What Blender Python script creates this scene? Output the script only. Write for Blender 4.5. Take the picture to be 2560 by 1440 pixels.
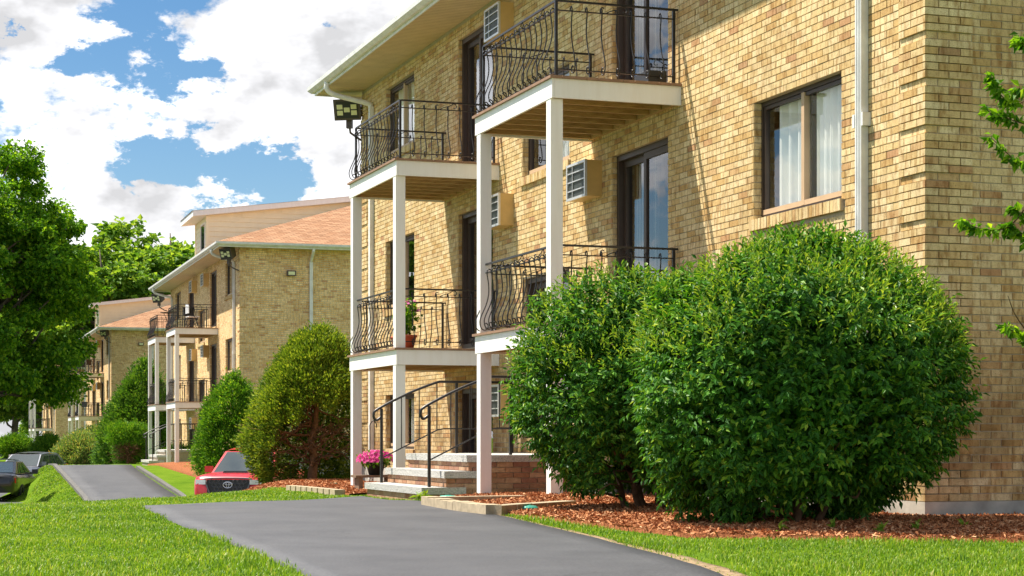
import bpy, math, random
import numpy as np
from mathutils import Vector, Matrix
R = math.radians
random.seed(7); rng = np.random.default_rng(7)
scene = bpy.context.scene
for o in list(bpy.data.objects): bpy.data.objects.remove(o)
COL = scene.collection

# ------------------------------------------------------------------ camera
FPX = 4650.0; HOR = 1090.0; CAMZ = 0.72
cam_d = bpy.data.cameras.new('camera'); cam = bpy.data.objects.new('camera', cam_d); COL.objects.link(cam)
cam_d.sensor_width = 36; cam_d.lens = FPX / 2560 * 36
cam_d.shift_y = (HOR - 720) / 2560
cam_d.clip_end = 6000; cam_d.clip_start = 0.1
cam.location = (0, 0, CAMZ); cam.rotation_euler = (R(90), 0, 0)
scene.camera = cam

# ------------------------------------------------------------------ light
SUN_AZ = 70.0      # degrees to the left of the view axis
SUN_EL = 61.0
sun_d = bpy.data.lights.new('sun', 'SUN'); sun = bpy.data.objects.new('sun', sun_d); COL.objects.link(sun)
sun_d.energy = 4.4; sun_d.angle = R(0.55); sun_d.color = (1.0, 0.93, 0.82)
to_sun = Vector((-math.sin(R(SUN_AZ)) * math.cos(R(SUN_EL)), math.cos(R(SUN_AZ)) * math.cos(R(SUN_EL)), math.sin(R(SUN_EL))))
sun.rotation_euler = to_sun.to_track_quat('Z', 'Y').to_euler()
sun.location = to_sun * 300
world = bpy.data.worlds.new('World'); scene.world = world; world.use_nodes = True
scene.view_settings.view_transform = 'Standard'
try: scene.view_settings.look = 'None'
except Exception: pass
scene.view_settings.gamma = 1.0; scene.view_settings.use_curve_mapping = False
scene.view_settings.exposure = 1.2
scene.render.resolution_x = 1024; scene.render.resolution_y = 576

def build_world():
    nt = world.node_tree; nt.nodes.clear(); N = nt.nodes; L = nt.links
    out = N.new('ShaderNodeOutputWorld'); bg = N.new('ShaderNodeBackground'); L.new(bg.outputs[0], out.inputs[0])
    bg.inputs['Strength'].default_value = 0.15
    sky = N.new('ShaderNodeTexSky'); sky.sky_type = 'NISHITA'; sky.sun_disc = False
    sky.sun_elevation = R(SUN_EL); sky.sun_rotation = R(-SUN_AZ); sky.air_density = 1.0; sky.dust_density = 0.25; sky.ozone_density = 2.5
    tc = N.new('ShaderNodeTexCoord'); dirv = tc.outputs['Generated']
    def M(op, a, b=None, c=None, clamp=False):
        n = N.new('ShaderNodeMath'); n.operation = op; n.use_clamp = clamp
        for i, v in enumerate((a, b, c)):
            if v is None: continue
            if isinstance(v, (int, float)): n.inputs[i].default_value = v
            else: L.new(v, n.inputs[i])
        return n.outputs[0]
    sep = N.new('ShaderNodeSeparateXYZ'); L.new(dirv, sep.inputs[0])
    yy = M('MAXIMUM', sep.outputs[1], 0.02)
    u = M('DIVIDE', sep.outputs[0], yy); v = M('DIVIDE', sep.outputs[2], yy)
    u0, v0 = u, v
    def noise(scale, det, rough, off, zs=1.7):
        mp = N.new('ShaderNodeMapping'); mp.inputs['Scale'].default_value = (1, 1, zs); mp.inputs['Location'].default_value = off
        L.new(dirv, mp.inputs[0])
        n = N.new('ShaderNodeTexNoise'); n.inputs['Scale'].default_value = scale; n.inputs['Detail'].default_value = det
        n.inputs['Roughness'].default_value = rough; L.new(mp.outputs[0], n.inputs['Vector'])
        return n.outputs['Fac']
    base = noise(12.0, 9, 0.58, (0.3, 0.1, 0.2))
    fine = noise(34.0, 6, 0.6, (1.3, 0.7, 0.2))
    dens = M('ADD', M('MULTIPLY', M('SUBTRACT', base, 0.5), 3.2), M('MULTIPLY', M('SUBTRACT', fine, 0.5), 2.1))
    el2 = M('MULTIPLY', sep.outputs[2], 5.0); dens = M('ADD', dens, M('MULTIPLY_ADD', M('EXPONENT', M('MULTIPLY', M('MULTIPLY', el2, el2), -1.0)), 0.40, 0.12))
    wa = noise(22.0, 6, 0.65, (4.1, 0.3, 1.9)); wb = noise(22.0, 6, 0.65, (0.7, 5.3, 3.3))
    u = M('MULTIPLY_ADD', M('SUBTRACT', wa, 0.5), 0.10, u0); v = M('MULTIPLY_ADD', M('SUBTRACT', wb, 0.5), 0.075, v0)
    # broad cumulus masses and gaps, as directions on the sky: (x, y, rx, ry, weight)
    for px, py, rx, ry, w in [(150, 285, 230, 140, .62), (170, 30, 190, 80, .55), (800, 120, 330, 250, .75), (820, 420, 160, 160, .40), (960, 330, 220, 260, .3),
                              (470, 300, 100, 62, .62), (300, 545, 260, 60, .72), (40, 130, 60, 70, .3), (650, 210, 120, 160, .3), (405, 437, 24, 22, .55),
                              (350, 75, 60, 110, -.95), (560, 420, 190, 75, -1.15), (320, 425, 140, 60, -.95), (450, 175, 85, 75, -.95), (240, 130, 60, 50, -.95), (812, 75, 34, 30, -.75), (670, 465, 110, 55, -.95), (20, 20, 40, 14, -.8)]:
        du = M('DIVIDE', M('SUBTRACT', u, (px - 1280) / FPX), rx / FPX)
        dv = M('DIVIDE', M('SUBTRACT', v, (HOR - py) / FPX), ry / FPX)
        r2 = M('ADD', M('MULTIPLY', du, du), M('MULTIPLY', dv, dv))
        g = M('EXPONENT', M('MULTIPLY', r2, -0.9))
        dens = M('MULTIPLY_ADD', g, w, dens)
    mr = N.new('ShaderNodeMapRange'); mr.interpolation_type = 'SMOOTHSTEP'
    mr.inputs['From Min'].default_value = 0.0; mr.inputs['From Max'].default_value = 0.42; L.new(dens, mr.inputs['Value'])
    shade = noise(16.0, 5, 0.55, (2.3, 0.2, 0.9))
    mr2 = N.new('ShaderNodeMapRange'); mr2.inputs['From Min'].default_value = 0.36; mr2.inputs['From Max'].default_value = 0.60
    mr2.inputs['To Min'].default_value = 0.50; mr2.inputs['To Max'].default_value = 1.0; L.new(shade, mr2.inputs['Value'])
    cl = N.new('ShaderNodeVectorMath'); cl.operation = 'SCALE'; cl.inputs[0].default_value = (4.3, 4.3, 4.4); L.new(mr2.outputs[0], cl.inputs['Scale'])
    mix = N.new('ShaderNodeMix'); mix.data_type = 'RGBA'
    L.new(mr.outputs[0], mix.inputs['Factor']); 
    hsv = N.new('ShaderNodeHueSaturation'); hsv.inputs['Saturation'].default_value = 1.28; hsv.inputs['Value'].default_value = 0.34
    L.new(sky.outputs[0], hsv.inputs['Color'])
    L.new(hsv.outputs[0], mix.inputs['A']); L.new(cl.outputs[0], mix.inputs['B'])
    L.new(mix.outputs['Result'], bg.inputs['Color'])
build_world()

# ------------------------------------------------------------------ helpers
def px(x, y, Y):            # pixel of the photograph and a distance -> point
    return Vector(((x - 1280) / FPX * Y, Y, CAMZ + (HOR - y) / FPX * Y))
def tag(o, label=None, cat=None, group=None, kind=None):
    if label: o['label'] = label
    if cat: o['category'] = cat
    if group: o['group'] = group
    if kind: o['kind'] = kind
    return o
class MB:
    def __init__(self): self.v = []; self.f = []; self.m = []; self.sm = []
    def quad(self, a, b, c, d, m=0):
        i = len(self.v); self.v += [tuple(a), tuple(b), tuple(c), tuple(d)]; self.f.append((i, i+1, i+2, i+3)); self.m.append(m); return self
    def poly(self, pts, m=0):
        i = len(self.v); self.v += [tuple(p) for p in pts]; self.f.append(tuple(range(i, i+len(pts)))); self.m.append(m); return self
    def box(self, x0, x1, y0, y1, z0, z1, m=0, skip=''):
        i = len(self.v)
        self.v += [(x0,y0,z0),(x1,y0,z0),(x1,y1,z0),(x0,y1,z0),(x0,y0,z1),(x1,y0,z1),(x1,y1,z1),(x0,y1,z1)]
        for key, f in (('b',(0,3,2,1)),('t',(4,5,6,7)),('f',(0,1,5,4)),('r',(1,2,6,5)),('k',(2,3,7,6)),('l',(3,0,4,7))):
            if key in skip: continue
            self.f.append(tuple(i+k for k in f)); self.m.append(m)
        return self
    def tube(self, path, r, n=6, m=0, cap=True):
        P = [Vector(p) for p in path]; k = len(P)
        rad = r if hasattr(r, '__len__') else [r]*k
        i0 = len(self.v); prev = None
        for j in range(k):
            t = (P[min(j+1,k-1)] - P[max(j-1,0)])
            t = t.normalized() if t.length > 1e-9 else Vector((0,0,1))
            if prev is None:
                a = Vector((0,0,1)) if abs(t.z) < .9 else Vector((1,0,0))
                x = t.cross(a).normalized()
            else:
                x = prev - t*prev.dot(t)
                x = x.normalized() if x.length > 1e-6 else t.orthogonal().normalized()
            prev = x; y = t.cross(x)
            for q in range(n):
                an = 2*math.pi*q/n
                self.v.append(tuple(P[j] + (x*math.cos(an) + y*math.sin(an))*rad[j]))
        for j in range(k-1):
            for q in range(n):
                a = i0+j*n+q; b = i0+j*n+(q+1)%n
                self.f.append((a, b, b+n, a+n)); self.m.append(m)
        if cap:
            self.f.append(tuple(i0+q for q in range(n))[::-1]); self.m.append(m)
            self.f.append(tuple(i0+(k-1)*n+q for q in range(n))); self.m.append(m)
        return self
    def lathe(self, prof, n=16, c=(0,0,0), m=0):
        i0 = len(self.v)
        for r, z in prof:
            for q in range(n):
                an = 2*math.pi*q/n; self.v.append((c[0]+r*math.cos(an), c[1]+r*math.sin(an), c[2]+z))
        for j in range(len(prof)-1):
            for q in range(n):
                a = i0+j*n+q; b = i0+j*n+(q+1)%n
                self.f.append((a, b, b+n, a+n)); self.m.append(m)
        return self
    def mesh(self, name, mats, smooth=False):
        me = bpy.data.meshes.new(name); me.from_pydata(self.v, [], self.f)
        for mt in (mats if isinstance(mats, (list, tuple)) else [mats]): me.materials.append(mt)
        if any(self.m): me.polygons.foreach_set('material_index', self.m)
        if smooth: me.polygons.foreach_set('use_smooth', [True]*len(self.f))
        me.update(); return me
def link(name, me, parent=None, loc=(0,0,0), rot=(0,0,0)):
    o = bpy.data.objects.new(name, me); COL.objects.link(o); o.parent = parent; o.location = loc; o.rotation_euler = rot; return o
def empty(name, loc=(0,0,0), rz=0, parent=None):
    o = bpy.data.objects.new(name, None); COL.objects.link(o); o.location = loc; o.rotation_euler = (0,0,rz); o.parent = parent; o.empty_display_size = .2; return o
_cache = {}
def cached(key, fn):
    if key not in _cache: _cache[key] = fn()
    return _cache[key]
def fast_mesh(name, V, F, mat, smooth=False, attr=None):
    """V (n,3), F (m,k) numpy"""
    me = bpy.data.meshes.new(name); n, (m, k) = len(V), F.shape
    me.vertices.add(n); me.vertices.foreach_set('co', np.ascontiguousarray(V, dtype=np.float32).ravel())
    me.loops.add(m*k); me.loops.foreach_set('vertex_index', np.ascontiguousarray(F, dtype=np.int32).ravel())
    me.polygons.add(m); me.polygons.foreach_set('loop_start', np.arange(0, m*k, k, dtype=np.int32))
    me.polygons.foreach_set('loop_total', np.full(m, k, dtype=np.int32))
    me.polygons.foreach_set('use_smooth', np.full(m, bool(smooth)))
    for mt in (mat if isinstance(mat, (list, tuple)) else [mat]): me.materials.append(mt)
    me.update(calc_edges=True)
    if attr is not None:
        a = me.attributes.new('rnd', 'FLOAT', 'POINT'); a.data.foreach_set('value', np.asarray(attr, dtype=np.float32))
    return me

# ------------------------------------------------------------------ materials
class NT:
    def __init__(self, name):
        self.mat = bpy.data.materials.new(name); self.mat.use_nodes = True
        self.t = self.mat.node_tree; self.N = self.t.nodes; self.L = self.t.links
        self.b = self.N['Principled BSDF']; self.out = self.N['Material Output']
    def n(self, typ, **kw):
        x = self.N.new(typ)
        for k, v in kw.items(): setattr(x, k, v)
        return x
    def set(self, node, key, v):
        if isinstance(v, bpy.types.NodeSocket): self.L.new(v, node.inputs[key])
        else: node.inputs[key].default_value = v
    def noise(self, scale, detail=4, rough=.55, vec=None, stretch=None, fac=True):
        nd = self.n('ShaderNodeTexNoise'); nd.inputs['Scale'].default_value = scale; nd.inputs['Detail'].default_value = detail; nd.inputs['Roughness'].default_value = rough
        v = vec if vec is not None else self.pos()
        if stretch:
            mp = self.n('ShaderNodeMapping'); mp.inputs['Scale'].default_value = stretch; self.L.new(v, mp.inputs[0]); v = mp.outputs[0]
        self.L.new(v, nd.inputs['Vector']); return nd.outputs['Fac'] if fac else nd.outputs['Color']
    def pos(self):
        if not hasattr(self, '_p'): self._p = self.n('ShaderNodeNewGeometry').outputs['Position']
        return self._p
    def obj(self):
        if not hasattr(self, '_o'): self._o = self.n('ShaderNodeTexCoord').outputs['Object']
        return self._o
    def ramp(self, fac, stops, interp='LINEAR'):
        r = self.n('ShaderNodeValToRGB'); r.color_ramp.interpolation = interp; e = r.color_ramp.elements
        while len(e) < len(stops): e.new(0.5)
        for q, (p, c) in zip(e, stops):
            q.position = p; q.color = (c, c, c, 1) if isinstance(c, (int, float)) else (*c, 1)
        self.L.new(fac, r.inputs[0]); return r.outputs[0]
    def mix(self, fac, a, b, mode='MIX'):
        m = self.n('ShaderNodeMix', data_type='RGBA', blend_type=mode)
        for key, v in (('Factor', fac), ('A', a), ('B', b)):
            s = [i for i in m.inputs if i.name == key and (i.type == 'RGBA' if key != 'Factor' else i.type == 'VALUE')][0]
            if isinstance(v, bpy.types.NodeSocket): self.L.new(v, s)
            elif key == 'Factor': s.default_value = v
            else: s.default_value = (*v, 1) if len(v) == 3 else v
        return [o for o in m.outputs if o.type == 'RGBA'][0]
    def math(self, op, a, b=0.0):
        m = self.n('ShaderNodeMath', operation=op); self.set(m, 0, a); self.set(m, 1, b); return m.outputs[0]
    def bump(self, h, strength=.3, dist=.01):
        b = self.n('ShaderNodeBump'); b.inputs['Strength'].default_value = strength; b.inputs['Distance'].default_value = dist
        self.L.new(h, b.inputs['Height']); self.L.new(b.outputs[0], self.b.inputs['Normal']); return b
    def base(self, c, rough=.7, metal=0, spec=.5):
        self.set(self.b, 'Base Color', c if isinstance(c, bpy.types.NodeSocket) else (*c, 1))
        self.set(self.b, 'Roughness', rough); self.b.inputs['Metallic'].default_value = metal
        self.b.inputs['Specular IOR Level'].default_value = spec; return self.mat

def simple(name, c, rough=.6, metal=0, var=.12, scale=6.0, bump=0, spec=.5):
    t = NT(name); nz = t.noise(scale, 5, .6)
    col = t.mix(1.0, c, t.ramp(nz, [(.3, 1-var), (.7, 1+var*.6)]), 'MULTIPLY')
    if bump: t.bump(t.noise(scale*8, 4, .6), bump, .005)
    return t.base(col, rough, metal, spec)

BRICK_STOPS = [(0, (.53,.35,.145)), (.06, (.57,.39,.165)), (.2, (.63,.465,.225)), (.5, (.69,.55,.30)), (.75, (.74,.61,.37)), (.9, (.66,.51,.28)), (.96, (.54,.35,.165)), (.985, (.50,.29,.15)), (1, (.46,.30,.16))]
def brick_finish(t, col, mort=None):
    st = t.noise(26, 3, .5, stretch=(1, 1, .25))
    col = t.mix(.75, col, t.ramp(st, [(.34, (.58,.43,.27)), (.47, (.94,.90,.84)), (.66, (1.14,1.12,1.06))]), 'MULTIPLY')
    sp = t.noise(150, 3, .6)
    col = t.mix(.8, col, t.ramp(sp, [(.36, (.40,.27,.15)), (.45, (1,1,1)), (.9, (1.05,1.05,1.05))]), 'MULTIPLY')
    big = t.noise(1.1, 4, .6)
    col = t.mix(.8, col, t.ramp(big, [(.33, (.80,.76,.70)), (.55, (1,1,1))]), 'MULTIPLY')
    return col
def grime(t, col):
    # moss and soot on the lowest courses, broken by noise
    sx = t.n('ShaderNodeSeparateXYZ'); t.L.new(t.pos(), sx.inputs[0])
    mr = t.n('ShaderNodeMapRange'); mr.inputs['From Min'].default_value = 1.9; mr.inputs['From Max'].default_value = .7; t.L.new(sx.outputs[2], mr.inputs['Value'])
    f = t.math('MULTIPLY', mr.outputs[0], t.ramp(t.noise(1.7, 5, .6), [(.40, 0.0), (.60, .95)]))
    return t.mix(f, col, (.42,.38,.31), 'MULTIPLY')
def m_brick_obj():
    t = NT('brick_yellow'); rnd = t.n('ShaderNodeObjectInfo').outputs['Random']
    col = grime(t, brick_finish(t, t.ramp(rnd, BRICK_STOPS)))
    t.bump(t.noise(140, 4, .6), .5, .004); return t.base(col, .82, spec=.25)
def m_brick_stuff():
    t = NT('brick_yellow_field'); a = t.n('ShaderNodeAttribute'); a.attribute_name = 'rnd'
    col = grime(t, brick_finish(t, t.ramp(a.outputs['Fac'], BRICK_STOPS)))
    t.bump(t.noise(140, 4, .6), .5, .004); return t.base(col, .82, spec=.25)
def m_brick_step():
    t = NT('brick_red_brown'); rnd = t.n('ShaderNodeObjectInfo').outputs['Random']
    col = t.ramp(rnd, [(0, (.34,.16,.09)), (.35, (.42,.24,.14)), (.65, (.50,.33,.21)), (.85, (.38,.20,.13)), (1, (.30,.16,.11))])
    col = t.mix(.85, col, t.ramp(t.noise(22, 5, .65), [(.35, (.75,.7,.65)), (.6, (1,1,1)), (.72, (1.5,1.45,1.4))]), 'MULTIPLY')
    t.bump(t.noise(120, 4, .6), .5, .004); return t.base(col, .85, spec=.2)
def m_brick_tex(name, plane):
    t = NT(name); sx = t.n('ShaderNodeSeparateXYZ'); t.L.new(t.obj(), sx.inputs[0])
    cb = t.n('ShaderNodeCombineXYZ'); t.L.new(sx.outputs[plane], cb.inputs[0]); t.L.new(sx.outputs[2], cb.inputs[1])
    b = t.n('ShaderNodeTexBrick'); t.L.new(cb.outputs[0], b.inputs['Vector'])
    b.inputs['Scale'].default_value = 1; b.inputs['Brick Width'].default_value = .2127; b.inputs['Row Height'].default_value = .0667; b.inputs['Mortar Size'].default_value = .009
    b.inputs['Color1'].default_value = (0,0,0,1); b.inputs['Color2'].default_value = (1,1,1,1); b.inputs['Mortar'].default_value = (.5,.5,.5,1); b.inputs['Bias'].default_value = 0
    col = t.mix(1.0, brick_finish(t, t.ramp(b.outputs['Color'], BRICK_STOPS)), (1.3,1.18,1.06), 'MULTIPLY')
    col = t.mix(b.outputs['Fac'], col, (.52,.43,.29))
    inv = t.math('SUBTRACT', 1.0, b.outputs['Fac']); t.bump(inv, .35, .008)
    return t.base(col, .82, spec=.25)
def m_leaf(name, stops, trans=.35, rough=.42, tcol=None, spec=.4, patch=((.72,.78,.7), (1.15,1.1,1.0))):
    t = NT(name); rnd = t.n('ShaderNodeNewGeometry').outputs['Random Per Island']
    col = t.ramp(rnd, stops)
    big = t.noise(.9, 3, .5); col = t.mix(.7, col, t.ramp(big, [(.35, patch[0]), (.65, patch[1])]), 'MULTIPLY')
    t.base(col, rough, spec=spec)
    tr = t.n('ShaderNodeBsdfTranslucent'); t.L.new(t.mix(1.0, col, tcol or (1.5,1.35,.5), 'MULTIPLY'), tr.inputs['Color'])
    ms = t.n('ShaderNodeMixShader'); ms.inputs[0].default_value = trans
    t.L.new(t.b.outputs[0], ms.inputs[1]); t.L.new(tr.outputs[0], ms.inputs[2]); t.L.new(ms.outputs[0], t.out.inputs['Surface']); return t.mat
def m_glass(name, tint=(.93,.95,.94), boost=2.0, rough=.0):
    t = NT(name); t.N.remove(t.b)
    tr = t.n('ShaderNodeBsdfTransparent'); tr.inputs[0].default_value = (*tint, 1)
    gl = t.n('ShaderNodeBsdfGlossy'); gl.inputs['Color'].default_value = (.95,.97,1,1); gl.inputs['Roughness'].default_value = rough
    nz = t.noise(1.3, 2, .5); bp = t.n('ShaderNodeBump'); bp.inputs['Strength'].default_value = .03; bp.inputs['Distance'].default_value = .05; t.L.new(nz, bp.inputs['Height']); t.L.new(bp.outputs[0], gl.inputs['Normal'])
    lw = t.n('ShaderNodeLayerWeight'); lw.inputs[0].default_value = .5       # Schlick, the same from both sides of the pane
    p5 = t.math('POWER', lw.outputs['Facing'], 5.0); sch = t.math('ADD', t.math('MULTIPLY', p5, .96), .04)
    f = t.n('ShaderNodeMath', operation='MULTIPLY', use_clamp=True); t.L.new(sch, f.inputs[0]); f.inputs[1].default_value = boost
    ms = t.n('ShaderNodeMixShader'); t.L.new(f.outputs[0], ms.inputs[0]); t.L.new(tr.outputs[0], ms.inputs[1]); t.L.new(gl.outputs[0], ms.inputs[2])
    t.L.new(ms.outputs[0], t.out.inputs['Surface']); return t.mat
def m_shingle():
    t = NT('shingle_roof'); sx = t.n('ShaderNodeSeparateXYZ'); t.L.new(t.obj(), sx.inputs[0])
    cb = t.n('ShaderNodeCombineXYZ'); t.L.new(t.math('ADD', sx.outputs[0], t.math('MULTIPLY', sx.outputs[1], .37)), cb.inputs[0]); t.L.new(t.math('MULTIPLY', sx.outputs[2], 2.9), cb.inputs[1])
    b = t.n('ShaderNodeTexBrick'); t.L.new(cb.outputs[0], b.inputs['Vector']); b.inputs['Scale'].default_value = 1
    b.inputs['Brick Width'].default_value = .33; b.inputs['Row Height'].default_value = .15; b.inputs['Mortar Size'].default_value = .012
    b.inputs['Color1'].default_value = (.29,.15,.075,1); b.inputs['Color2'].default_value = (.42,.25,.14,1); b.inputs['Mortar'].default_value = (.17,.07,.04,1)
    col = t.mix(.7, b.outputs['Color'], t.ramp(t.noise(3, 5, .7), [(.35, (.8,.8,.8)), (.65, (1.15,1.12,1.1))]), 'MULTIPLY')
    t.bump(t.math('SUBTRACT', 1.0, b.outputs['Fac']), .6, .01); return t.base(col, .9, spec=.2)
def m_asphalt():
    t = NT('asphalt'); c = t.ramp(t.noise(1.1, 6, .65), [(.3, (.052,.053,.058)), (.7, (.082,.083,.088))])
    c = t.mix(.6, c, t.ramp(t.noise(55, 4, .75), [(.34, (.45,.45,.45)), (.52, (1,1,1)), (.72, (1.75,1.72,1.68))]), 'MULTIPLY')
    st = t.ramp(t.noise(.6, 5, .7, stretch=(1, .35, 1)), [(.53, 0.0), (.66, .22)]); c = t.mix(st, c, (.13,.125,.118))
    # thin wandering cracks
    vo = t.n('ShaderNodeTexVoronoi', feature='DISTANCE_TO_EDGE'); vo.inputs['Scale'].default_value = .33
    w = t.n('ShaderNodeVectorMath', operation='MULTIPLY_ADD'); t.L.new(t.noise(1.6, 4, .6, fac=False), w.inputs[0]); w.inputs[1].default_value = (.9,.9,.9); t.L.new(t.pos(), w.inputs[2]); t.L.new(w.outputs[0], vo.inputs['Vector'])
    ck = t.ramp(vo.outputs['Distance'], [(.0, .85), (.006, 0.0)]); ck = t.math('MULTIPLY', ck, t.ramp(t.noise(.5, 2), [(.5, 0.0), (.6, .8)]))
    c = t.mix(ck, c, (.02,.02,.02))
    t.bump(t.noise(180, 3, .6), .35, .003); return t.base(c, .62, spec=.45)
def m_grass_ground():
    t = NT('lawn_ground'); c = t.ramp(t.noise(.8, 6, .65), [(.3, (.075,.15,.014)), (.5, (.115,.20,.018)), (.7, (.16,.235,.025))])
    c = t.mix(.9, c, t.ramp(t.noise(30, 5, .7), [(.3, (.6,.62,.5)), (.55, (1,1,1)), (.75, (1.3,1.25,1.1))]), 'MULTIPLY')
    t.bump(t.noise(45, 5, .7), .8, .03); return t.base(c, .95, spec=0.0)
def m_mulch():
    t = NT('bark_mulch'); rnd = t.n('ShaderNodeNewGeometry').outputs['Random Per Island']
    c = t.ramp(rnd, [(0, (.17,.055,.02)), (.4, (.36,.13,.048)), (.75, (.52,.22,.09)), (1, (.66,.38,.20))]); return t.base(c, .85, spec=.2)
def m_mulch_ground():
    t = NT('mulch_bed'); c = t.ramp(t.noise(38, 5, .7), [(.3, (.12,.035,.013)), (.5, (.30,.105,.04)), (.7, (.46,.19,.08))])
    t.bump(t.noise(45, 5, .7), 1.0, .03); return t.base(c, .9, spec=.15)
def m_granite():
    t = NT('granite_slab'); c = t.ramp(t.noise(60, 5, .75), [(.3, (.14,.14,.13)), (.45, (.44,.43,.40)), (.7, (.66,.64,.60))])
    t.bump(t.noise(28, 6, .7), 1.0, .02); return t.base(c, .75)
def m_siding():
    return simple('beige_siding', (.92,.83,.58), .55, var=.05, scale=3)
def m_wood():
    t = NT('treated_joist'); c = t.ramp(t.noise(5, 6, .7, stretch=(1, 8, 8), vec=t.obj()), [(.3, (.26,.15,.055)), (.5, (.46,.30,.13)), (.7, (.58,.41,.20))]); return t.base(c, .75, spec=.25)
def m_white():
    t = NT('white_trim'); c = t.mix(.6, (.88,.87,.84), t.ramp(t.noise(9, 6, .7, stretch=(1, 1, .12)), [(.36, (.92,.90,.87)), (.58, (1,1,1))]), 'MULTIPLY'); return t.base(c, .5)
MAT = dict(
    brick=m_brick_obj(), brickf=m_brick_stuff(), brickstep=m_brick_step(), brick_y=m_brick_tex('brick_wall_front', 1), brick_x=m_brick_tex('brick_wall_end', 0),
    mortar=simple('mortar', (.46,.39,.29), .9, var=.25, scale=30, bump=.4, spec=.15), concrete=simple('concrete', (.42,.40,.34), .85, var=.35, scale=4, bump=.3),
    white=m_white(), gutter=simple('gutter_metal', (.72,.72,.70), .45, var=.18, scale=5), soffit=simple('soffit_vinyl', (.66,.53,.34), .6, var=.10, scale=3),
    deckboard=simple('deck_board', (.30,.175,.105), .6, var=.2, scale=9), joist=m_wood(), soil=simple('dry_soil', (.30,.215,.125), .95, var=.5, scale=25, bump=.6, spec=.1), iron=simple('black_iron', (.018,.016,.015), .38, .0, .2, 20), 
    bronze=simple('bronze_frame', (.055,.035,.026), .45, var=.15), tan=simple('tan_sash', (.52,.36,.22), .5, var=.08), glass=m_glass('window_glass'), 
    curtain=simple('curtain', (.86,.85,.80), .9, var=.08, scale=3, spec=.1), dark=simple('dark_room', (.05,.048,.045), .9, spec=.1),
    shingle=m_shingle(), siding=m_siding(), acbody=simple('air_conditioner_case', (.62,.41,.15), .5, var=.12), alu=simple('aluminium', (.72,.72,.72), .35, .6, .1), coil=simple('coil_fins', (.055,.065,.06), .5, .3, .3, 60),
    granite=m_granite(), asphalt=m_asphalt(), lawn=m_grass_ground(), mulch=m_mulch(), mulchbed=m_mulch_ground(), stone=simple('edging_block', (.42,.34,.22), .9, var=.3, scale=12, bump=.5),
    kerb=simple('granite_kerb', (.13,.125,.115), .9, var=.5, scale=14, bump=.5), lampcase=simple('lamp_case', (.085,.062,.05), .45, var=.15), led=simple('led_cell', (.72,.74,.42), .3, var=.05),
    black=simple('black_plastic', (.02,.02,.02), .45), terracotta=simple('terracotta', (.45,.10,.045), .7), greenlid=simple('green_lid', (.06,.38,.28), .5), oldwood=simple('weathered_wood', (.20,.13,.08), .85, var=.3, scale=15),
    bark=simple('bark', (.14,.085,.05), .9, var=.4, scale=18, bump=.6, spec=.1), barkred=simple('yew_bark', (.20,.105,.06), .9, var=.4, scale=18, bump=.6, spec=.1), barkgrey=simple('grey_bark', (.16,.13,.10), .9, var=.4, scale=10, bump=.6, spec=.1),
    tyre=simple('tyre', (.02,.02,.02), .8), rim=simple('rim', (.55,.55,.57), .3, .8, .05), chrome=simple('chrome', (.75,.75,.76), .12, 1.0, .03),
    carglass=simple('car_glass', (.045,.06,.065), .04, spec=1.0, var=.05), redlens=simple('red_lens', (.55,.012,.012), .15, spec=.8), clearlens=simple('clear_lens', (.72,.74,.76), .08, spec=1.0), white_pl=simple('white_plastic', (.8,.8,.8), .4), redcloth=simple('red_cloth', (.55,.03,.06), .8), greycloth=simple('grey_cloth', (.12,.12,.13), .9),
    meshgrey=simple('mesh_grey', (.16,.16,.17), .4, .3), stem=simple('green_stem', (.10,.20,.04), .6),
)
def paint(name, c, metal=.3):
    t = NT(name); t.base(c, .28, metal, .6); t.b.inputs['Coat Weight'].default_value = .45; t.b.inputs['Coat Roughness'].default_value = .04; return t.mat
MAT['p_red'] = paint('red_paint', (.60,.012,.022), .15); MAT['p_black'] = paint('black_paint', (.008,.008,.009), .1); MAT['p_grey'] = paint('grey_paint', (.20,.21,.24), .6); MAT['p_dark'] = paint('dark_paint', (.03,.035,.04), .3)
MAT['l_bush'] = m_leaf('bush_leaf', [(0, (.022,.095,.012)), (.45, (.052,.18,.018)), (.8, (.11,.28,.028)), (.94, (.22,.40,.035)), (1, (.36,.48,.06))], .28, .5, spec=.25)
MAT['l_tip'] = m_leaf('bush_tip_leaf', [(0, (.10,.23,.025)), (.5, (.20,.34,.04)), (1, (.34,.44,.07))], .35, .4)
MAT['l_maple'] = m_leaf('maple_leaf', [(0, (.04,.14,.010)), (.5, (.11,.27,.015)), (.85, (.22,.42,.022)), (1, (.34,.50,.04))], .5, .55, spec=.2)
MAT['l_oak'] = m_leaf('far_leaf', [(0, (.06,.16,.022)), (.5, (.15,.29,.035)), (.85, (.27,.42,.055)), (1, (.38,.50,.09))], .45, .6, spec=.2)
MAT['l_yew'] = m_leaf('yew_leaf', [(0, (.055,.12,.014)), (.5, (.14,.235,.024)), (.85, (.27,.36,.04)), (1, (.40,.46,.07))], .35, .6, spec=.2)
MAT['l_yew2'] = m_leaf('bright_yew_leaf', [(0, (.04,.13,.012)), (.5, (.09,.24,.018)), (.85, (.19,.36,.03)), (1, (.30,.45,.045))], .35, .6, spec=.2)
MAT['l_cedar'] = m_leaf('cedar_leaf', [(0, (.035,.11,.014)), (.5, (.08,.20,.024)), (.9, (.16,.31,.035)), (1, (.26,.40,.06))], .3, .6, spec=.2)
MAT['l_rhodo'] = m_leaf('rhododendron_leaf', [(0, (.08,.18,.04)), (.5, (.22,.34,.09)), (.85, (.40,.45,.16)), (1, (.60,.42,.15))], .3, .5)
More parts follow.
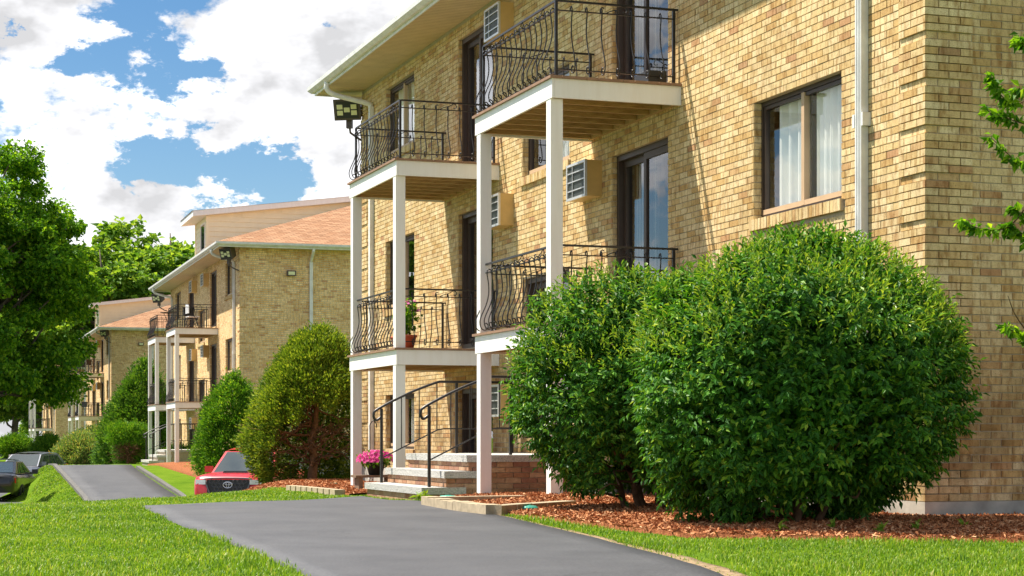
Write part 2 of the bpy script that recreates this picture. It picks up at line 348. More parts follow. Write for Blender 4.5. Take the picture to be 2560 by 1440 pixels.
MAT['l_grass'] = m_leaf('grass_blade', [(0, (.085,.19,.012)), (.4, (.15,.28,.016)), (.75, (.23,.36,.025)), (.93, (.34,.44,.05)), (1, (.48,.44,.18))], .4, .5, (1.25,1.25,.5), spec=.35, patch=((.62,.74,.55), (1.35,1.18,1.2)))
MAT['l_pink'] = m_leaf('pink_petal', [(0, (.62,.015,.20)), (.6, (.80,.04,.32)), (1, (.85,.16,.46))], .3, .6, (1.1,.8,1.0))
MAT['l_mauve'] = m_leaf('mauve_petal', [(0, (.45,.03,.26)), (1, (.72,.20,.45))], .3, .6, (1.1,.8,1.0))

# ------------------------------------------------------------------ site plan
# each building: near front corner, rotation, grade shift.  local x runs into the building, local y along the facade away from the camera
BLD = [(3.517, 15.8, 18.92, 0.0), (-9.10, 62.2, 17.17, 0.0), (-23.77, 110.4, 17.4, 0.0), (-38.9, 158.6, 17.4, -.55)]
LEN = 19.3; DEP = 14.5
def to_local(i, X, Y):
    cx, cy, th, g = BLD[i]; c, s = math.cos(R(th)), math.sin(R(th))
    rx, ry = X - cx, Y - cy
    return rx*c + ry*s, -rx*s + ry*c        # (inward, along)
def to_world(i, w, s):
    cx, cy, th, g = BLD[i]; c, sn = math.cos(R(th)), math.sin(R(th))
    return cx + w*c - s*sn, cy + w*sn + s*c
def smooth(t): t = np.clip(t, 0, 1); return t*t*(3-2*t)
UP1 = ([-18,-12.5,-8,-5,5,9,14,20.5,22.5,27], [-1.0,-.75,-.2,0,0,-.1,-.12,-.17,-.30,-1.6])
UP2 = ([-16,-11,-9.2,-2,5,8.4,20,24,28], [-1.6,-1.25,-1.05,-.68,-.33,-.4,-.42,-.8,-1.6])
CR1 = ([-20,-5,5,9,12,15.7,20,24], [11,10,8.6,6.8,4.1,2.2,1.1,.5])
CR2 = ([-20,-5,5,9,12,15.7,20,24], [6.0,5.9,5.9,5.8,4.5,2.65,1.3,.6])
def height(X, Y):
    X = np.asarray(X, float); Y = np.asarray(Y, float)
    w1, s1 = to_local(0, X, Y)
    base = -1.6 + .3*smooth((-w1 - 26)/2.0) + .3*smooth((w1 - 9)/3.0)
    z = base.copy()
    for i in range(4):
        w, s = to_local(i, X, Y); up, cr, dw = (UP1, CR1, 4.2) if i == 0 else (UP2, CR2, 1.4)
        u = np.interp(s, *up); c = np.interp(s, *cr)
        m = smooth(1 - (-w - c)/dw)
        hi = u + BLD[i][3]*(1 if i else 0)
        far = smooth(1 - (w - 16)/4.0)
        z = np.maximum(z, base + (np.maximum(hi, base) - base)*m*far)
    z = z + .003*np.sin(X*1.7 + 1.1*np.sin(Y*.9)) + .003*np.sin(Y*1.3 + X*.6)
    return z
def gz(x, y): return float(height(np.array([x]), np.array([y]))[0])

def make_terrain():
    xs = np.concatenate([np.linspace(-900, -70, 12)[:-1], np.arange(-70, -16, 1.2), np.arange(-16, 8, .3), np.arange(8, 40, 2.0), np.linspace(40, 900, 10)])
    ys = np.concatenate([np.linspace(-60, 2, 12)[:-1], np.arange(2, 40, .3), np.arange(40, 90, .6), np.arange(90, 240, 2), np.linspace(240, 2500, 14)])
    XX, YY = np.meshgrid(xs, ys); V = np.stack([XX, YY, height(XX, YY)], -1).reshape(-1, 3)
    nx, ny = len(xs), len(ys); i = np.arange((ny-1)*(nx-1)); r, c = i//(nx-1), i % (nx-1); a = r*nx + c
    o = link('lawn', fast_mesh('lawn', V, np.stack([a, a+1, a+nx+1, a+nx], 1), MAT['lawn'], True)); tag(o, kind='structure')
make_terrain()
def strip(name, Lp, Rp, mat, lift=.02, sub=6, cross=10, bulge=0.0, kind='structure', skirt=.12, jitter=0):
    """sheet lofted between two edge lines, draped on the ground"""
    Lp = np.array(Lp, float); Rp = np.array(Rp, float); n = len(Lp)
    t = np.linspace(0, n-1, (n-1)*sub+1); k = np.arange(n)
    A = np.stack([np.interp(t, k, Lp[:,0]), np.interp(t, k, Lp[:,1])], 1); B = np.stack([np.interp(t, k, Rp[:,0]), np.interp(t, k, Rp[:,1])], 1)
    if jitter:
        d = (B-A)/np.linalg.norm(B-A, axis=1)[:,None]
        A = A + d*(jitter*(np.sin(t*9.1)+np.sin(t*23+1)))[:,None]; B = B + d*(jitter*(np.sin(t*8.3+2)+np.sin(t*19)))[:,None]
    q = np.linspace(0, 1, cross); P = A[:,None]*(1-q)[None,:,None] + B[:,None]*q[None,:,None]
    z = height(P[...,0], P[...,1]) + lift + bulge*np.sin(np.pi*q)[None,:]
    V = np.concatenate([P, z[...,None]], -1)
    e0 = V[:, :1].copy(); e0[..., 2] -= skirt; e1 = V[:, -1:].copy(); e1[..., 2] -= skirt
    V = np.concatenate([e0, V, e1], 1); m, c = V.shape[:2]
    i = np.arange((m-1)*(c-1)); r, cc = i//(c-1), i % (c-1); a = r*c + cc
    o = link(name, fast_mesh(name, V.reshape(-1,3), np.stack([a, a+1, a+c+1, a+c], 1), mat, True)); tag(o, kind=kind)
    return o, np.concatenate([A, B[::-1]])
DRIVE_L = [(-.2,6.7), (-1.05,9.57), (-2.04,12.9), (-2.95,15.9), (-3.95,19.6), (-3.0,22.4), (-2.02,25.0)]
DRIVE_R = [(1.55,6.7), (1.07,9.57), (.6,12.8), (-.02,15.9), (-.5,18.4), (-.9,20.6), (-1.16,22.3)]
_, drive_poly = strip('driveway', DRIVE_L, DRIVE_R, MAT['asphalt'], .018, 8, 14, jitter=.004)
SOIL_R = [(1.70,6.7), (1.22,9.57), (.69,12.8), (.05,15.9), (-.42,18.4), (-.84,20.6), (-1.12,22.2)]
_, soil_poly = strip('soil_edge', [(x-.03, y) for x, y in DRIVE_R], SOIL_R, MAT['soil'], .010, 8, 5, jitter=.015)
def lot(corn, name):
    P = [to_world(0, -d, s) for d, s in corn]
    o = link(name, MB().poly([(x, y, -1.45) for x, y in P]).mesh(name, MAT['asphalt'])); tag(o, kind='structure')
lot([(26,20.6), (-8.5,20.6), (-8.5,230), (26,230)], 'parking_lot'); lot([(26,-20), (12.5,-20), (12.5,20.6), (26,20.6)], 'parking_lot')
for i in (1, 2, 3):
    ss = [-13.5,-9.2,-5,0,4.5,8.6]; 
    strip('driveway', [to_world(i, -d, s) for d, s in zip([5.7,5.7,5.7,5.7,5.7,5.5], ss)], [to_world(i, -d, s) for d, s in zip([3.15,3.15,3.15,3.15,3.1,2.9], ss)], MAT['asphalt'], .03, 6, 6)
    for dd, ww in ((5.74, .14), (3.0, .14)):
        if i > 2: continue
        pts = [to_world(i, -dd, s) for s in np.linspace(-10.5, 7.6 if dd > 5 else 3.5, 14)]
        mb = MB()
        for a, b in zip(pts[:-1], pts[1:]):
            za, zb = gz(*a), gz(*b); dx, dy = b[0]-a[0], b[1]-a[1]; l = math.hypot(dx, dy); nx, ny = -dy/l*ww/2, dx/l*ww/2
            q = [(a[0]-nx,a[1]-ny), (b[0]-nx,b[1]-ny), (b[0]+nx,b[1]+ny), (a[0]+nx,a[1]+ny)]; zz = [za, zb, zb, za]
            top = [(x, y, z+.09) for (x, y), z in zip(q, zz)]; bot = [(x, y, z-.2) for (x, y), z in zip(q, zz)]
            mb.poly(top)
            for k in range(4): mb.quad(bot[k], bot[(k+1)%4], top[(k+1)%4], top[k])
        tag(link('kerb', mb.mesh('kerb', MAT['kerb'])), kind='structure')

# ------------------------------------------------------------------ buildings
Z_SOF = 7.02
WIN = dict(w=1.83, h=1.2)
CO = .0667; BL = .2127
# openings on the front: (kind, s0, s1, z0, z1)
OPEN = []
for z in (0, CO*40, CO*80):
    sill = 1.43 - 1.20
    OPEN.append(('window', 1.445, 3.26, 1.435+z-1.19 if z else .5, 1.435+z))
    OPEN.append(('window', 15.80, 17.63, 1.435+z-1.19 if z else .5, 1.435+z))
    OPEN.append(('door', 5.41, 7.09, 1.435+z-2.06 if z else -.15, 1.435+z))
    OPEN.append(('door', 11.68, 13.36, 1.435+z-2.06 if z else -.15, 1.435+z))
OPEN.append(('stair', 8.55, 10.38, .69, 2.88)); OPEN.append(('window', 8.55, 10.38, 4.27, 5.55))

def wall_with_holes(y0, y1, z0, z1, holes, depth=.11):
    """wall sheet in the plane x=0 facing -x with openings and reveals"""
    mb = MB(); ys = sorted({y0, y1, *[h[0] for h in holes], *[h[1] for h in holes]}); zs = sorted({z0, z1, *[h[2] for h in holes], *[h[3] for h in holes]})
    ys = [y for y in ys if y0 <= y <= y1]; zs = [z for z in zs if z0 <= z <= z1]
    for a, b in zip(ys[:-1], ys[1:]):
        for c, d in zip(zs[:-1], zs[1:]):
            my, mz = (a+b)/2, (c+d)/2
            if any(h[0] < my < h[1] and h[2] < mz < h[3] for h in holes): continue
            mb.quad((0,b,c), (0,a,c), (0,a,d), (0,b,d))
    for h in holes:
        a, b, c, d = h
        mb.quad((0,a,c), (depth,a,c), (depth,a,d), (0,a,d)); mb.quad((0,b,c), (0,b,d), (depth,b,d), (depth,b,c))
        mb.quad((0,a,d), (depth,a,d), (depth,b,d), (0,b,d)); mb.quad((0,a,c), (0,b,c), (depth,b,c), (depth,a,c))
    return mb
def curtain_mesh(y0, y1, z0, z1, x, amp=.03, wl=.14):
    mb = MB(); n = max(8, int((y1-y0)/.02)); 
    for k in range(n):
        a = y0+(y1-y0)*k/n; b = y0+(y1-y0)*(k+1)/n
        fa = x+amp*math.sin(a/wl*6.28)+.3*amp*math.sin(a*31); fb = x+amp*math.sin(b/wl*6.28)+.3*amp*math.sin(b*31)
        mb.quad((fa,a,z0), (fb,b,z0), (fb,b,z1), (fa,a,z1))
    return mb
def frame_mb(w, h, t, x0, x1):
    mb = MB(); mb.box(x0,x1,0,w,0,t); mb.box(x0,x1,0,w,h-t,h); mb.box(x0,x1,0,t,t,h-t); mb.box(x0,x1,w-t,w,t,h-t); return mb
def window(par, s0, s1, z0, z1, detail, var=0):
    w, h = s1-s0, z1-z0; k = (round(w,2), round(h,2))
    e = empty('window', (0, s0, z0), 0, par)
    link('frame', cached(('wf', k), lambda: frame_mb(w, h, .045, .075, .15).mesh('window_frame', MAT['bronze'])), e)
    link('sash', cached(('ws', k), lambda: (frame_mb(w-.1, h-.1, .035, .085, .125)).mesh('sash', MAT['bronze'])), e, (0, .05, .05))
    link('bottom_rail', cached(('wb', k), lambda: MB().box(.072,.083,.05,w-.05,.045,.095).mesh('bottom_rail', MAT['tan'])), e)
    link('mullion', cached(('wm', k), lambda: MB().box(.07,.13,w/2-.03,w/2+.03,.05,h-.05).mesh('mullion', MAT['tan'])), e)
    for q in range(2):
        link('pane', cached(('wp', k, q), lambda: MB().quad((.11,.09+q*(w/2-.05),.09), (.11,.09+q*(w/2-.05),h-.09), (.11,w/2-.04+q*(w/2-.05),h-.09), (.11,w/2-.04+q*(w/2-.05),.09)).mesh('pane', MAT['glass'])), e)
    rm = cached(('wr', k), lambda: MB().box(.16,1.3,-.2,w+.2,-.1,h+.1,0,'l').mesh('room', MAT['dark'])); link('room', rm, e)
    if var == 0:
        link('curtain', cached(('wc', k), lambda: curtain_mesh(.06, w*.49, .04, h-.05, .20).mesh('curtain', MAT['curtain'], True)), e)
        link('curtain', cached(('wc2', k), lambda: curtain_mesh(w*.52, w-.16, .04, h-.05, .20, .035, .2).mesh('curtain', MAT['curtain'], True)), e)
    elif var == 1:
        link('curtain', cached(('wc3', k), lambda: curtain_mesh(.06, w*.45, .04, h-.05, .20).mesh('curtain', MAT['curtain'], True)), e)
    # rowlock sill
    if detail >= 3:
        n = int((w+.1)/.0667); sm = cached('sillbrick', lambda: MB().box(-.045,.10,.004,.0627,-.115,-.005).mesh('sill_brick', MAT['brick']))
        for q in range(n): link('sill_brick', sm, e, (random.uniform(-.003,.003), -.04+q*(w+.08)/n, 0))
        link('sill_bed', cached(('sb', k), lambda: MB().box(-.03,.11,-.04,w+.04,-.112,-.008).mesh('sill_bed', MAT['mortar'])), e)
    else:
        link('sill', cached(('sl', k), lambda: MB().box(-.045,.10,-.04,w+.04,-.115,-.005).mesh('sill', MAT['brick'])), e)
    return e
def sliding_door(par, s0, s1, z0, z1, detail, name='sliding_door', var=0):
    w, h = s1-s0, z1-z0; k = (round(w,2), round(h,2)); e = empty(name, (0, s0, z0), 0, par)
    link('frame', cached(('df', k), lambda: frame_mb(w, h, .07, .05, .17).mesh('door_frame', MAT['bronze'])), e)
    def panel(y0, y1, x):
        m = MB(); m.box(x,x+.04,y0,y1,.07,.16); m.box(x,x+.04,y0,y1,h-.15,h-.07); m.box(x,x+.04,y0,y0+.07,.16,h-.15); m.box(x,x+.04,y1-.07,y1,.16,h-.15); return m
    link('door_panel', cached(('dp1', k), lambda: panel(.07, w/2+.04, .07).mesh('door_panel', MAT['bronze'])), e)
    link('door_panel', cached(('dp2', k), lambda: panel(w/2-.04, w-.07, .12).mesh('door_panel', MAT['bronze'])), e)
    for q, (a, b, x) in enumerate(((.14, w/2-.03, .09), (w/2+.03, w-.14, .14))):
        link('pane', cached(('dpn', k, q), lambda: MB().quad((x,a,.16), (x,a,h-.15), (x,b,h-.15), (x,b,.16)).mesh('pane', MAT['glass'])), e)
    link('handle', cached('dh', lambda: MB().box(.045,.07,.09,.11,.85,1.1).mesh('handle', MAT['black'])), e)
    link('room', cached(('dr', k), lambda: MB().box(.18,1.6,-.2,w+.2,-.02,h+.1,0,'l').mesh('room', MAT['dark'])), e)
    if var != 2:
        def blinds(a, b, n):
            m = MB()
            for q in range(n):
                y = a+(b-a)*q/n; m.quad((.24,y,.1), (.29,y+(b-a)/n*.75,.1), (.29,y+(b-a)/n*.75,h-.12), (.24,y,h-.12))
            return m
        link('blind', cached(('db', k, var), lambda: (blinds(w*.08, w*.36, 6) if var else blinds(w*.52, w-.1, 9)).mesh('blind', MAT['curtain'])), e)
    return e
def ac_unit(par, s0, z0, wd=.64, hh=.44):
    e = empty('air_conditioner', (0, s0, z0), 0, par)
    link('case', cached('acb', lambda: MB().box(-.21,.02,0,wd,0,hh).mesh('case', MAT['acbody'])), e)
    link('coil', cached('acc', lambda: MB().box(-.215,-.2105,.03,wd-.03,.03,hh-.03).mesh('coil', MAT['coil'])), e)
    link('grille_frame', cached('acf', lambda: (MB().box(-.235,-.205,-.005,.03,-.005,hh+.005).box(-.235,-.205,wd-.03,wd+.005,-.005,hh+.005).box(-.234,-.206,.03,wd-.03,-.005,.025).box(-.234,-.206,.03,wd-.03,hh-.025,hh+.005)).mesh('grille_frame', MAT['alu'])), e)
    for q in range(3): link('grille_bar', cached('acg', lambda: MB().box(-.23,-.218,.03,wd-.03,-.007,.007).mesh('grille_bar', MAT['alu'])), e, (0,0,hh*(q+1)/4))
    link('grille_bar', cached('acv', lambda: MB().box(-.2295,-.2185,wd*.7-.006,wd*.7+.006,.025,hh-.025).mesh('grille_bar', MAT['alu'])), e)
    return e
# wrought iron -------------------------------------------------
def spiral(c, r0, r1, a0, a1, n=10):
    return [(c[0]+(r0+(r1-r0)*k/n)*math.cos(a0+(a1-a0)*k/n), c[1]+(r0+(r1-r0)*k/n)*math.sin(a0+(a1-a0)*k/n)) for k in range(n+1)]
def catmull(P, n=4):
    P = [np.array(p, float) for p in P]; Q = [2*P[0]-P[1]] + P + [2*P[-1]-P[-2]]; out = []
    for i in range(1, len(Q)-2):
        for k in range(n):
            t = k/n; a, b, c, d = Q[i-1:i+3]
            out.append(.5*((2*b)+(c-a)*t+(2*a-5*b+4*c-d)*t*t+(3*b-a-3*c+d)*t**3))
    out.append(Q[-2]); return [tuple(p) for p in out]
# belly baluster profile (outward, height)
BPROF = catmull([(-.005,.715), (-.012,.745), (.012,.765), (.036,.748), (.040,.70), (.022,.58), (.022,.46), (.055,.33), (.105,.22), (.132,.135), (.118,.06), (.075,.03), (.035,.05), (.030,.095), (.058,.115), (.075,.092)], 3)
def baluster_mesh():
    return cached('bal', lambda: MB().tube([(-o, 0, h) for o, h in BPROF], .0075, 5).mesh('baluster', MAT['iron'], True))
def scroll_mesh():
    def f():
        a = [(y, z) for y, z in spiral((.055,.05), .012, .05, 5.5, 5.5-4.2, 12)]
        b = [(.13,.062), (.22,.035)]; c = [(y, z) for y, z in spiral((.30,.05), .05, .012, 4.4, 4.4+4.2, 12)]
        P = catmull([(y, z) for y, z in a + b + c], 1)
        return MB().tube([(0, y, z) for y, z in P], .006, 5).mesh('scroll', MAT['iron'], True)
    return cached('scroll', f)
DW, DD = 2.72, 1.53        # deck width and depth
def balcony(par, s0, zt, zb_, detail, label=None):
    """deck top edge of the fascia at zt, posts down to zb"""
    e = empty('balcony', (0, s0, zt), 0, par)
    if label: e['label'] = label
    W = DW
    link('fascia', cached('fa1', lambda: MB().box(-DD,-DD+.03,0,W,-.208,0).mesh('fascia', MAT['white'])), e)
    for y in (0, W-.03): link('fascia', cached('fa2', lambda: MB().box(-DD+.032,-.01,0,.03,-.208,0).mesh('fascia', MAT['white'])), e, (0, y, 0))
    nb = 11; bw = (DD+.03)/nb
    for q in range(nb): link('deck_board', cached('bd', lambda: MB().box(0,bw-.006,-.03,W+.03,.001,.03).mesh('deck_board', MAT['deckboard'])), e, (-DD-.03+q*bw, 0, 0))
    for q in range(8): link('joist', cached('js', lambda: MB().box(-DD+.034,-.055,-.02,.02,-.185,-.002).mesh('joist', MAT['joist'])), e, (0, .085+q*(W-.17)/7, 0))
    link('ledger', cached('lg', lambda: MB().box(-.052,-.012,.034,W-.034,-.19,-.003).mesh('ledger', MAT['joist'])), e)
    link('rim_joist', cached('rj', lambda: MB().box(-DD+.0305,-DD+.033,.034,W-.034,-.20,-.003).mesh('rim_joist', MAT['joist'])), e)
    ph = zt-.208-zb_
    for y in (.055, W-.195): link('post', cached(('post', round(ph,2)), lambda: MB().box(-DD+.005,-DD+.145,0,.14,-.208-ph,-.2085).mesh('post', MAT['white'])), e, (0, y, 0))
    # railing
    fx = -DD+.08; z0 = .03; T = .865
    def rail(a, b, r, key, nm): link(nm, cached(key, lambda: MB().tube([a, b], r, 6).mesh(nm, MAT['iron'])), e)
    for y in (.09, W-.09):
        link('railing_post', cached('rp', lambda: MB().box(-.015,.015,-.015,.015,z0,T).mesh('railing_post', MAT['iron'])), e, (fx, y, 0))
        link('railing_post', cached('rp', lambda: None), e, (-.06, y, 0))
        for h, nm in ((T, 'top_rail'), (T-.105, 'middle_rail'), (z0+.09, 'bottom_rail')):
            link(nm, cached(('sr', nm), lambda: (MB().box(fx+.015,.005 if nm == 'top_rail' else -.075,-.012,.012,-.012 if nm == 'top_rail' else -.006,.01 if nm == 'top_rail' else .006)).mesh(nm, MAT['iron'])), e, (0, y, h))
    for h, nm in ((T, 'top_rail'), (T-.105, 'middle_rail'), (z0+.06, 'bottom_rail')):
        link(nm, cached(('fr', nm), lambda: MB().box(fx-.0125,fx+.0125,.106,W-.106,-.012 if nm == 'top_rail' else -.006,.01 if nm == 'top_rail' else .006).mesh(nm, MAT['iron'])), e, (0, 0, h))
    if detail >= 1:
        bm = baluster_mesh(); n = 15
        if detail >= 2:
            for q in range(n): link('baluster', bm, e, (fx+.004, .17+q*(W-.34)/(n-1), z0))
            for sgn, y in ((-1, .09), (1, W-.09)):
                for q in range(7): link('baluster', bm, e, (fx+.17+q*.175, y, z0+.012), (0,0,R(90) if sgn < 0 else R(-90)))
            sc = scroll_mesh()
            for y in (.45, 1.15, 1.85): link('scroll', sc, e, (fx, y, T-.11))
            for y in (.09, W-.09): link('scroll', sc, e, (fx+.85, y, T-.11), (0,0,R(90)))
        else:
            def rl():
                v0 = np.array([v.co[:] for v in bm.vertices]); f0 = [tuple(p.vertices) for p in bm.polygons]; m = MB()
                def add(loc, rz):
                    i = len(m.v); c, s = math.cos(rz), math.sin(rz)
                    m.v += [(loc[0]+c*x-s*y, loc[1]+s*x+c*y, loc[2]+z) for x, y, z in v0]; m.f += [tuple(k+i for k in f) for f in f0]; m.m += [0]*len(f0)
                for q in range(n): add((fx+.004, .17+q*(W-.34)/(n-1), z0), 0)
                for sgn, y in ((-1, .09), (1, W-.09)):
                    for q in range(7): add((fx+.17+q*.175, y, z0+.012), R(90) if sgn < 0 else R(-90))
                return m.mesh('baluster_row', MAT['iron'], True)
            link('baluster_row', cached('balrow', rl), e)
    return e
# flood light --------------------------------------------------
def flood_light(par, loc, rz, scale=1.0):
    e = empty('flood_light', loc, rz, par); e.scale = (1.2,)*3
    def head():
        m = MB(); F = [(-.21,-.13,-.16), (.21,-.13,-.16), (.21,-.13,.16), (-.21,-.13,.16)]; B = [(-.15,.13,-.11), (.15,.13,-.11), (.15,.13,.13), (-.15,.13,.13)]
        m.poly(F); m.poly(B[::-1])
        for k in range(4): m.quad(F[(k+1)%4], F[k], B[k], B[(k+1)%4])
        return m.mesh('lamp_head', MAT['lampcase'])
    h = link('lamp_head', cached('flh', head), e, (0,0,0), (R(18),0,0))
    link('lens', cached('fll', lambda: MB().box(-.17,.17,-.139,-.1305,-.125,.125).mesh('lens', MAT['black'])), e, (0,0,0), (R(18),0,0))
    cell = cached('flc', lambda: MB().box(-.045,.045,-.146,-.1395,-.035,.035).mesh('led_cell', MAT['led']))
    for x, z in ((-.11,.045), (-.11,-.045), (0,0), (.11,.045), (.11,-.045)): link('led_cell', cell, e, (x, -.0, z), (R(0),0,0))
    for c in e.children:
        if c.name.startswith('led_cell'):
            p = Matrix.Rotation(R(18), 4, 'X') @ Matrix.Translation(c.location); c.location = p.to_translation(); c.rotation_euler = (R(18),0,0)
    link('arm', cached('fla', lambda: (MB().box(-.045,.045,-.02,.05,-.30,-.12).tube([(0,.02,-.28), (0,.06,-.36), (.12,.16,-.45), (.20,.22,-.48)], .018, 6)).mesh('arm', MAT['lampcase'])), e)
    return e
def brick_pieces(a, b, off):
    """running bond pieces between a and b"""
    out = []; k = math.floor((a-off)/BL)
    while True:
        p = off+k*BL; q = p+BL-.010
        if p >= b: break
        lo, hi = max(p, a), min(q, b)
        if hi-lo > .02: out.append((lo, hi))
        k += 1
    return out

def gutter_profile(): return [(0,0), (-.055,-.005), (-.115,.045), (-.12,.11), (-.105,.11), (-.10,.055), (-.05,.012), (0,.012)]
def sweep(prof, path, outs, m=0):
    """sweep a 2d profile (outward(-), up) along path points with outward directions"""
    mb = MB(); k = len(prof)
    for P, O in zip(path, outs):
        for a, b in prof: mb.v.append((P[0]-O[0]*a, P[1]-O[1]*a, P[2]+b))
    for j in range(len(path)-1):
        for q in range(k): 
            i = j*k; mb.f.append((i+q, i+(q+1)%k, i+k+(q+1)%k, i+k+q)); mb.m.append(m)
    return mb

def building(i, detail, label):
    cx, cy, th, g = BLD[i]
    root = empty('apartment_building', (cx, cy, g), R(th)); tag(root, label, 'building', 'yellow brick apartment buildings in a row')
    hol = [(s0, s1, z0, z1) for k, s0, s1, z0, z1 in OPEN]
    hi = detail >= 3
    wf = link('front_wall', cached(('fw', hi), lambda: wall_with_holes(.001, LEN, -.6, Z_SOF+.05, hol).mesh('front_wall', MAT['mortar'] if hi else MAT['brick_y'])), root)
    wg = link('end_wall', cached(('gw', hi), lambda: (MB().quad((0,0,-.6), (DEP,0,-.6), (DEP,0,Z_SOF+.05), (0,0,Z_SOF+.05))).mesh('end_wall', MAT['mortar'] if hi else MAT['brick_x'])), root)
    link('back_wall', cached('bw', lambda: (MB().quad((DEP,0,-.6), (DEP,LEN,-.6), (DEP,LEN,Z_SOF+.05), (DEP,0,Z_SOF+.05))).mesh('back_wall', MAT['brick_y'])), root)
    link('end_wall', cached('ew2', lambda: (MB().quad((0,LEN,-.6), (0,LEN,Z_SOF+.05), (DEP,LEN,Z_SOF+.05), (DEP,LEN,-.6))).mesh('end_wall', MAT['brick_x'])), root)
    link('foundation', cached('fd', lambda: MB().box(-.028,DEP,-.028,5.3,-.7,.16).box(-.028,DEP,7.2,LEN+.02,-.7,.16).mesh('foundation', MAT['concrete'])), root)
    if hi: brickwork(wf, wg)
    else:   # raised corner blocks of six courses
        def quoin():
            m = MB(); z = .16
            while z < Z_SOF-.1:
                m.box(-.02,.42,-.02,.42,z+.07,min(z+.40,Z_SOF)); z += .40
            return m.mesh('quoin', MAT['brick_x'])
        link('quoin', cached('qn', quoin), root)
    for n, (k, s0, s1, z0, z1) in enumerate(OPEN):
        if k == 'window': window(root, s0, s1, z0, z1, detail, (n*7+i) % 3 if n != 4 else 0)
        elif k == 'door': sliding_door(root, s0, s1, z0, z1, detail, var=(n+i) % 2)
        else: sliding_door(root, s0, s1, z0, z1, detail, 'stair_window', 2)
    for z in (0, CO*40, CO*80):
        ac_unit(root, 7.42, .995+z); ac_unit(root, 10.75, .995+z)
    # balconies: two stacks of two
    zg = -.12 if i == 0 else -.45
    for s0, nm in ((5.05, 'near'), (11.38, 'far')):
        balcony(root, s0, 1.93, zg if i else (-.08 if s0 < 6 else -.14), min(detail, 2))
        balcony(root, s0, 4.585, 1.93+.031, min(detail, 2))
    # eaves
    OH = .75; og = .5; e0, e1 = -og, LEN+og; xe0, xe1 = -OH, DEP+OH
    def soffit():
        m = MB(); n = int((e1-e0)/.1)
        for q in range(n):      # narrow grooved panels across the overhang
            a = e0+(e1-e0)*q/n; b = e0+(e1-e0)*(q+1)/n
            m.quad((xe0,a,Z_SOF), (xe0,b-.012,Z_SOF), (.0,b-.012,Z_SOF), (.0,a,Z_SOF)); m.quad((xe0,b-.012,Z_SOF+.008), (xe0,b,Z_SOF+.008), (0,b,Z_SOF+.008), (0,b-.012,Z_SOF+.008))
        m.quad((0,e0,Z_SOF), (0,0,Z_SOF), (DEP,0,Z_SOF), (DEP,e0,Z_SOF)); m.quad((0,LEN,Z_SOF), (0,e1,Z_SOF), (DEP,e1,Z_SOF), (DEP,LEN,Z_SOF)); m.quad((DEP,e0,Z_SOF), (DEP,e1,Z_SOF), (xe1,e1,Z_SOF), (xe1,e0,Z_SOF))
        return m.mesh('soffit', MAT['soffit'])
    link('soffit', cached('sof', soffit), root)
    link('fascia_board', cached('fas', lambda: (MB().box(xe0-.02,xe0,e0-.02,e1+.02,Z_SOF-.03,Z_SOF+.14).box(xe0,xe1,e0-.02,e0,Z_SOF-.03,Z_SOF+.14).box(xe0,xe1,e1,e1+.02,Z_SOF-.03,Z_SOF+.14)).mesh('fascia_board', MAT['gutter'])), root)
    gp = gutter_profile(); gzz = Z_SOF+.02
    link('gutter', cached('gut', lambda: sweep(gp, [(xe1,e0-.02,gzz), (xe0-.02,e0-.02,gzz), (xe0-.02,e1+.02,gzz), (xe1,e1+.02,gzz)], [(0,-1),(-1,-1),(-1,1),(0,1)]).mesh('gutter', MAT['gutter'])), root)
    # hip roof
    zr = Z_SOF+.14; sl = .36; cxm = DEP/2; run = cxm-xe0+.06; zt = zr+sl*run; A = (xe0-.06,e0-.08); Bc = (xe1+.06,e1+.08)
    def roof():
        m = MB(); y0, y1 = A[1], Bc[1]; r0 = (cxm, y0+run, zt); r1 = (cxm, y1-run, zt); 
        a, b, c, d = (A[0],y0,zr), (Bc[0],y0,zr), (Bc[0],y1,zr), (A[0],y1,zr)
        if r0[1] > r1[1]:
            mid = (y0+y1)/2; zt2 = zr+sl*(mid-y0); p0 = (A[0]+(mid-y0),mid,zt2); p1 = (Bc[0]-(mid-y0),mid,zt2)
            m.quad(a,b,p1,p0); m.quad(c,d,p0,p1); m.poly([d,a,p0]); m.poly([b,c,p1])
        else:
            m.poly([a,b,r0]); m.poly([c,d,r1]); m.quad(d,a,r0,r1); m.quad(b,c,r1,r0)
        return m.mesh('roof', MAT['shingle'])
    rf = link('roof', cached('roof', roof), root)
    # stair tower dormer
    dy0, dy1 = 8.0, 11.1; zf = 9.0; ds = .127; dx1 = 7.6; zb = zf+ds*dx1
    dm = empty('dormer', (0,0,0), 0, root)
    link('dormer_wall', cached('dmw', lambda: (MB().quad((.02,dy1,Z_SOF+.1), (.02,dy0,Z_SOF+.1), (.02,dy0,zf), (.02,dy1,zf)).quad((.02,dy0,Z_SOF+.1), (dx1,dy0,Z_SOF+.1), (dx1,dy0,zb), (.02,dy0,zf)).quad((.02,dy1,Z_SOF+.1), (.02,dy1,zf), (dx1,dy1,zb), (dx1,dy1,Z_SOF+.1)).quad((dx1,dy0,Z_SOF+.1),(dx1,dy1,Z_SOF+.1),(dx1,dy1,zb),(dx1,dy0,zb))).mesh('dormer_wall', MAT['siding'])), dm)
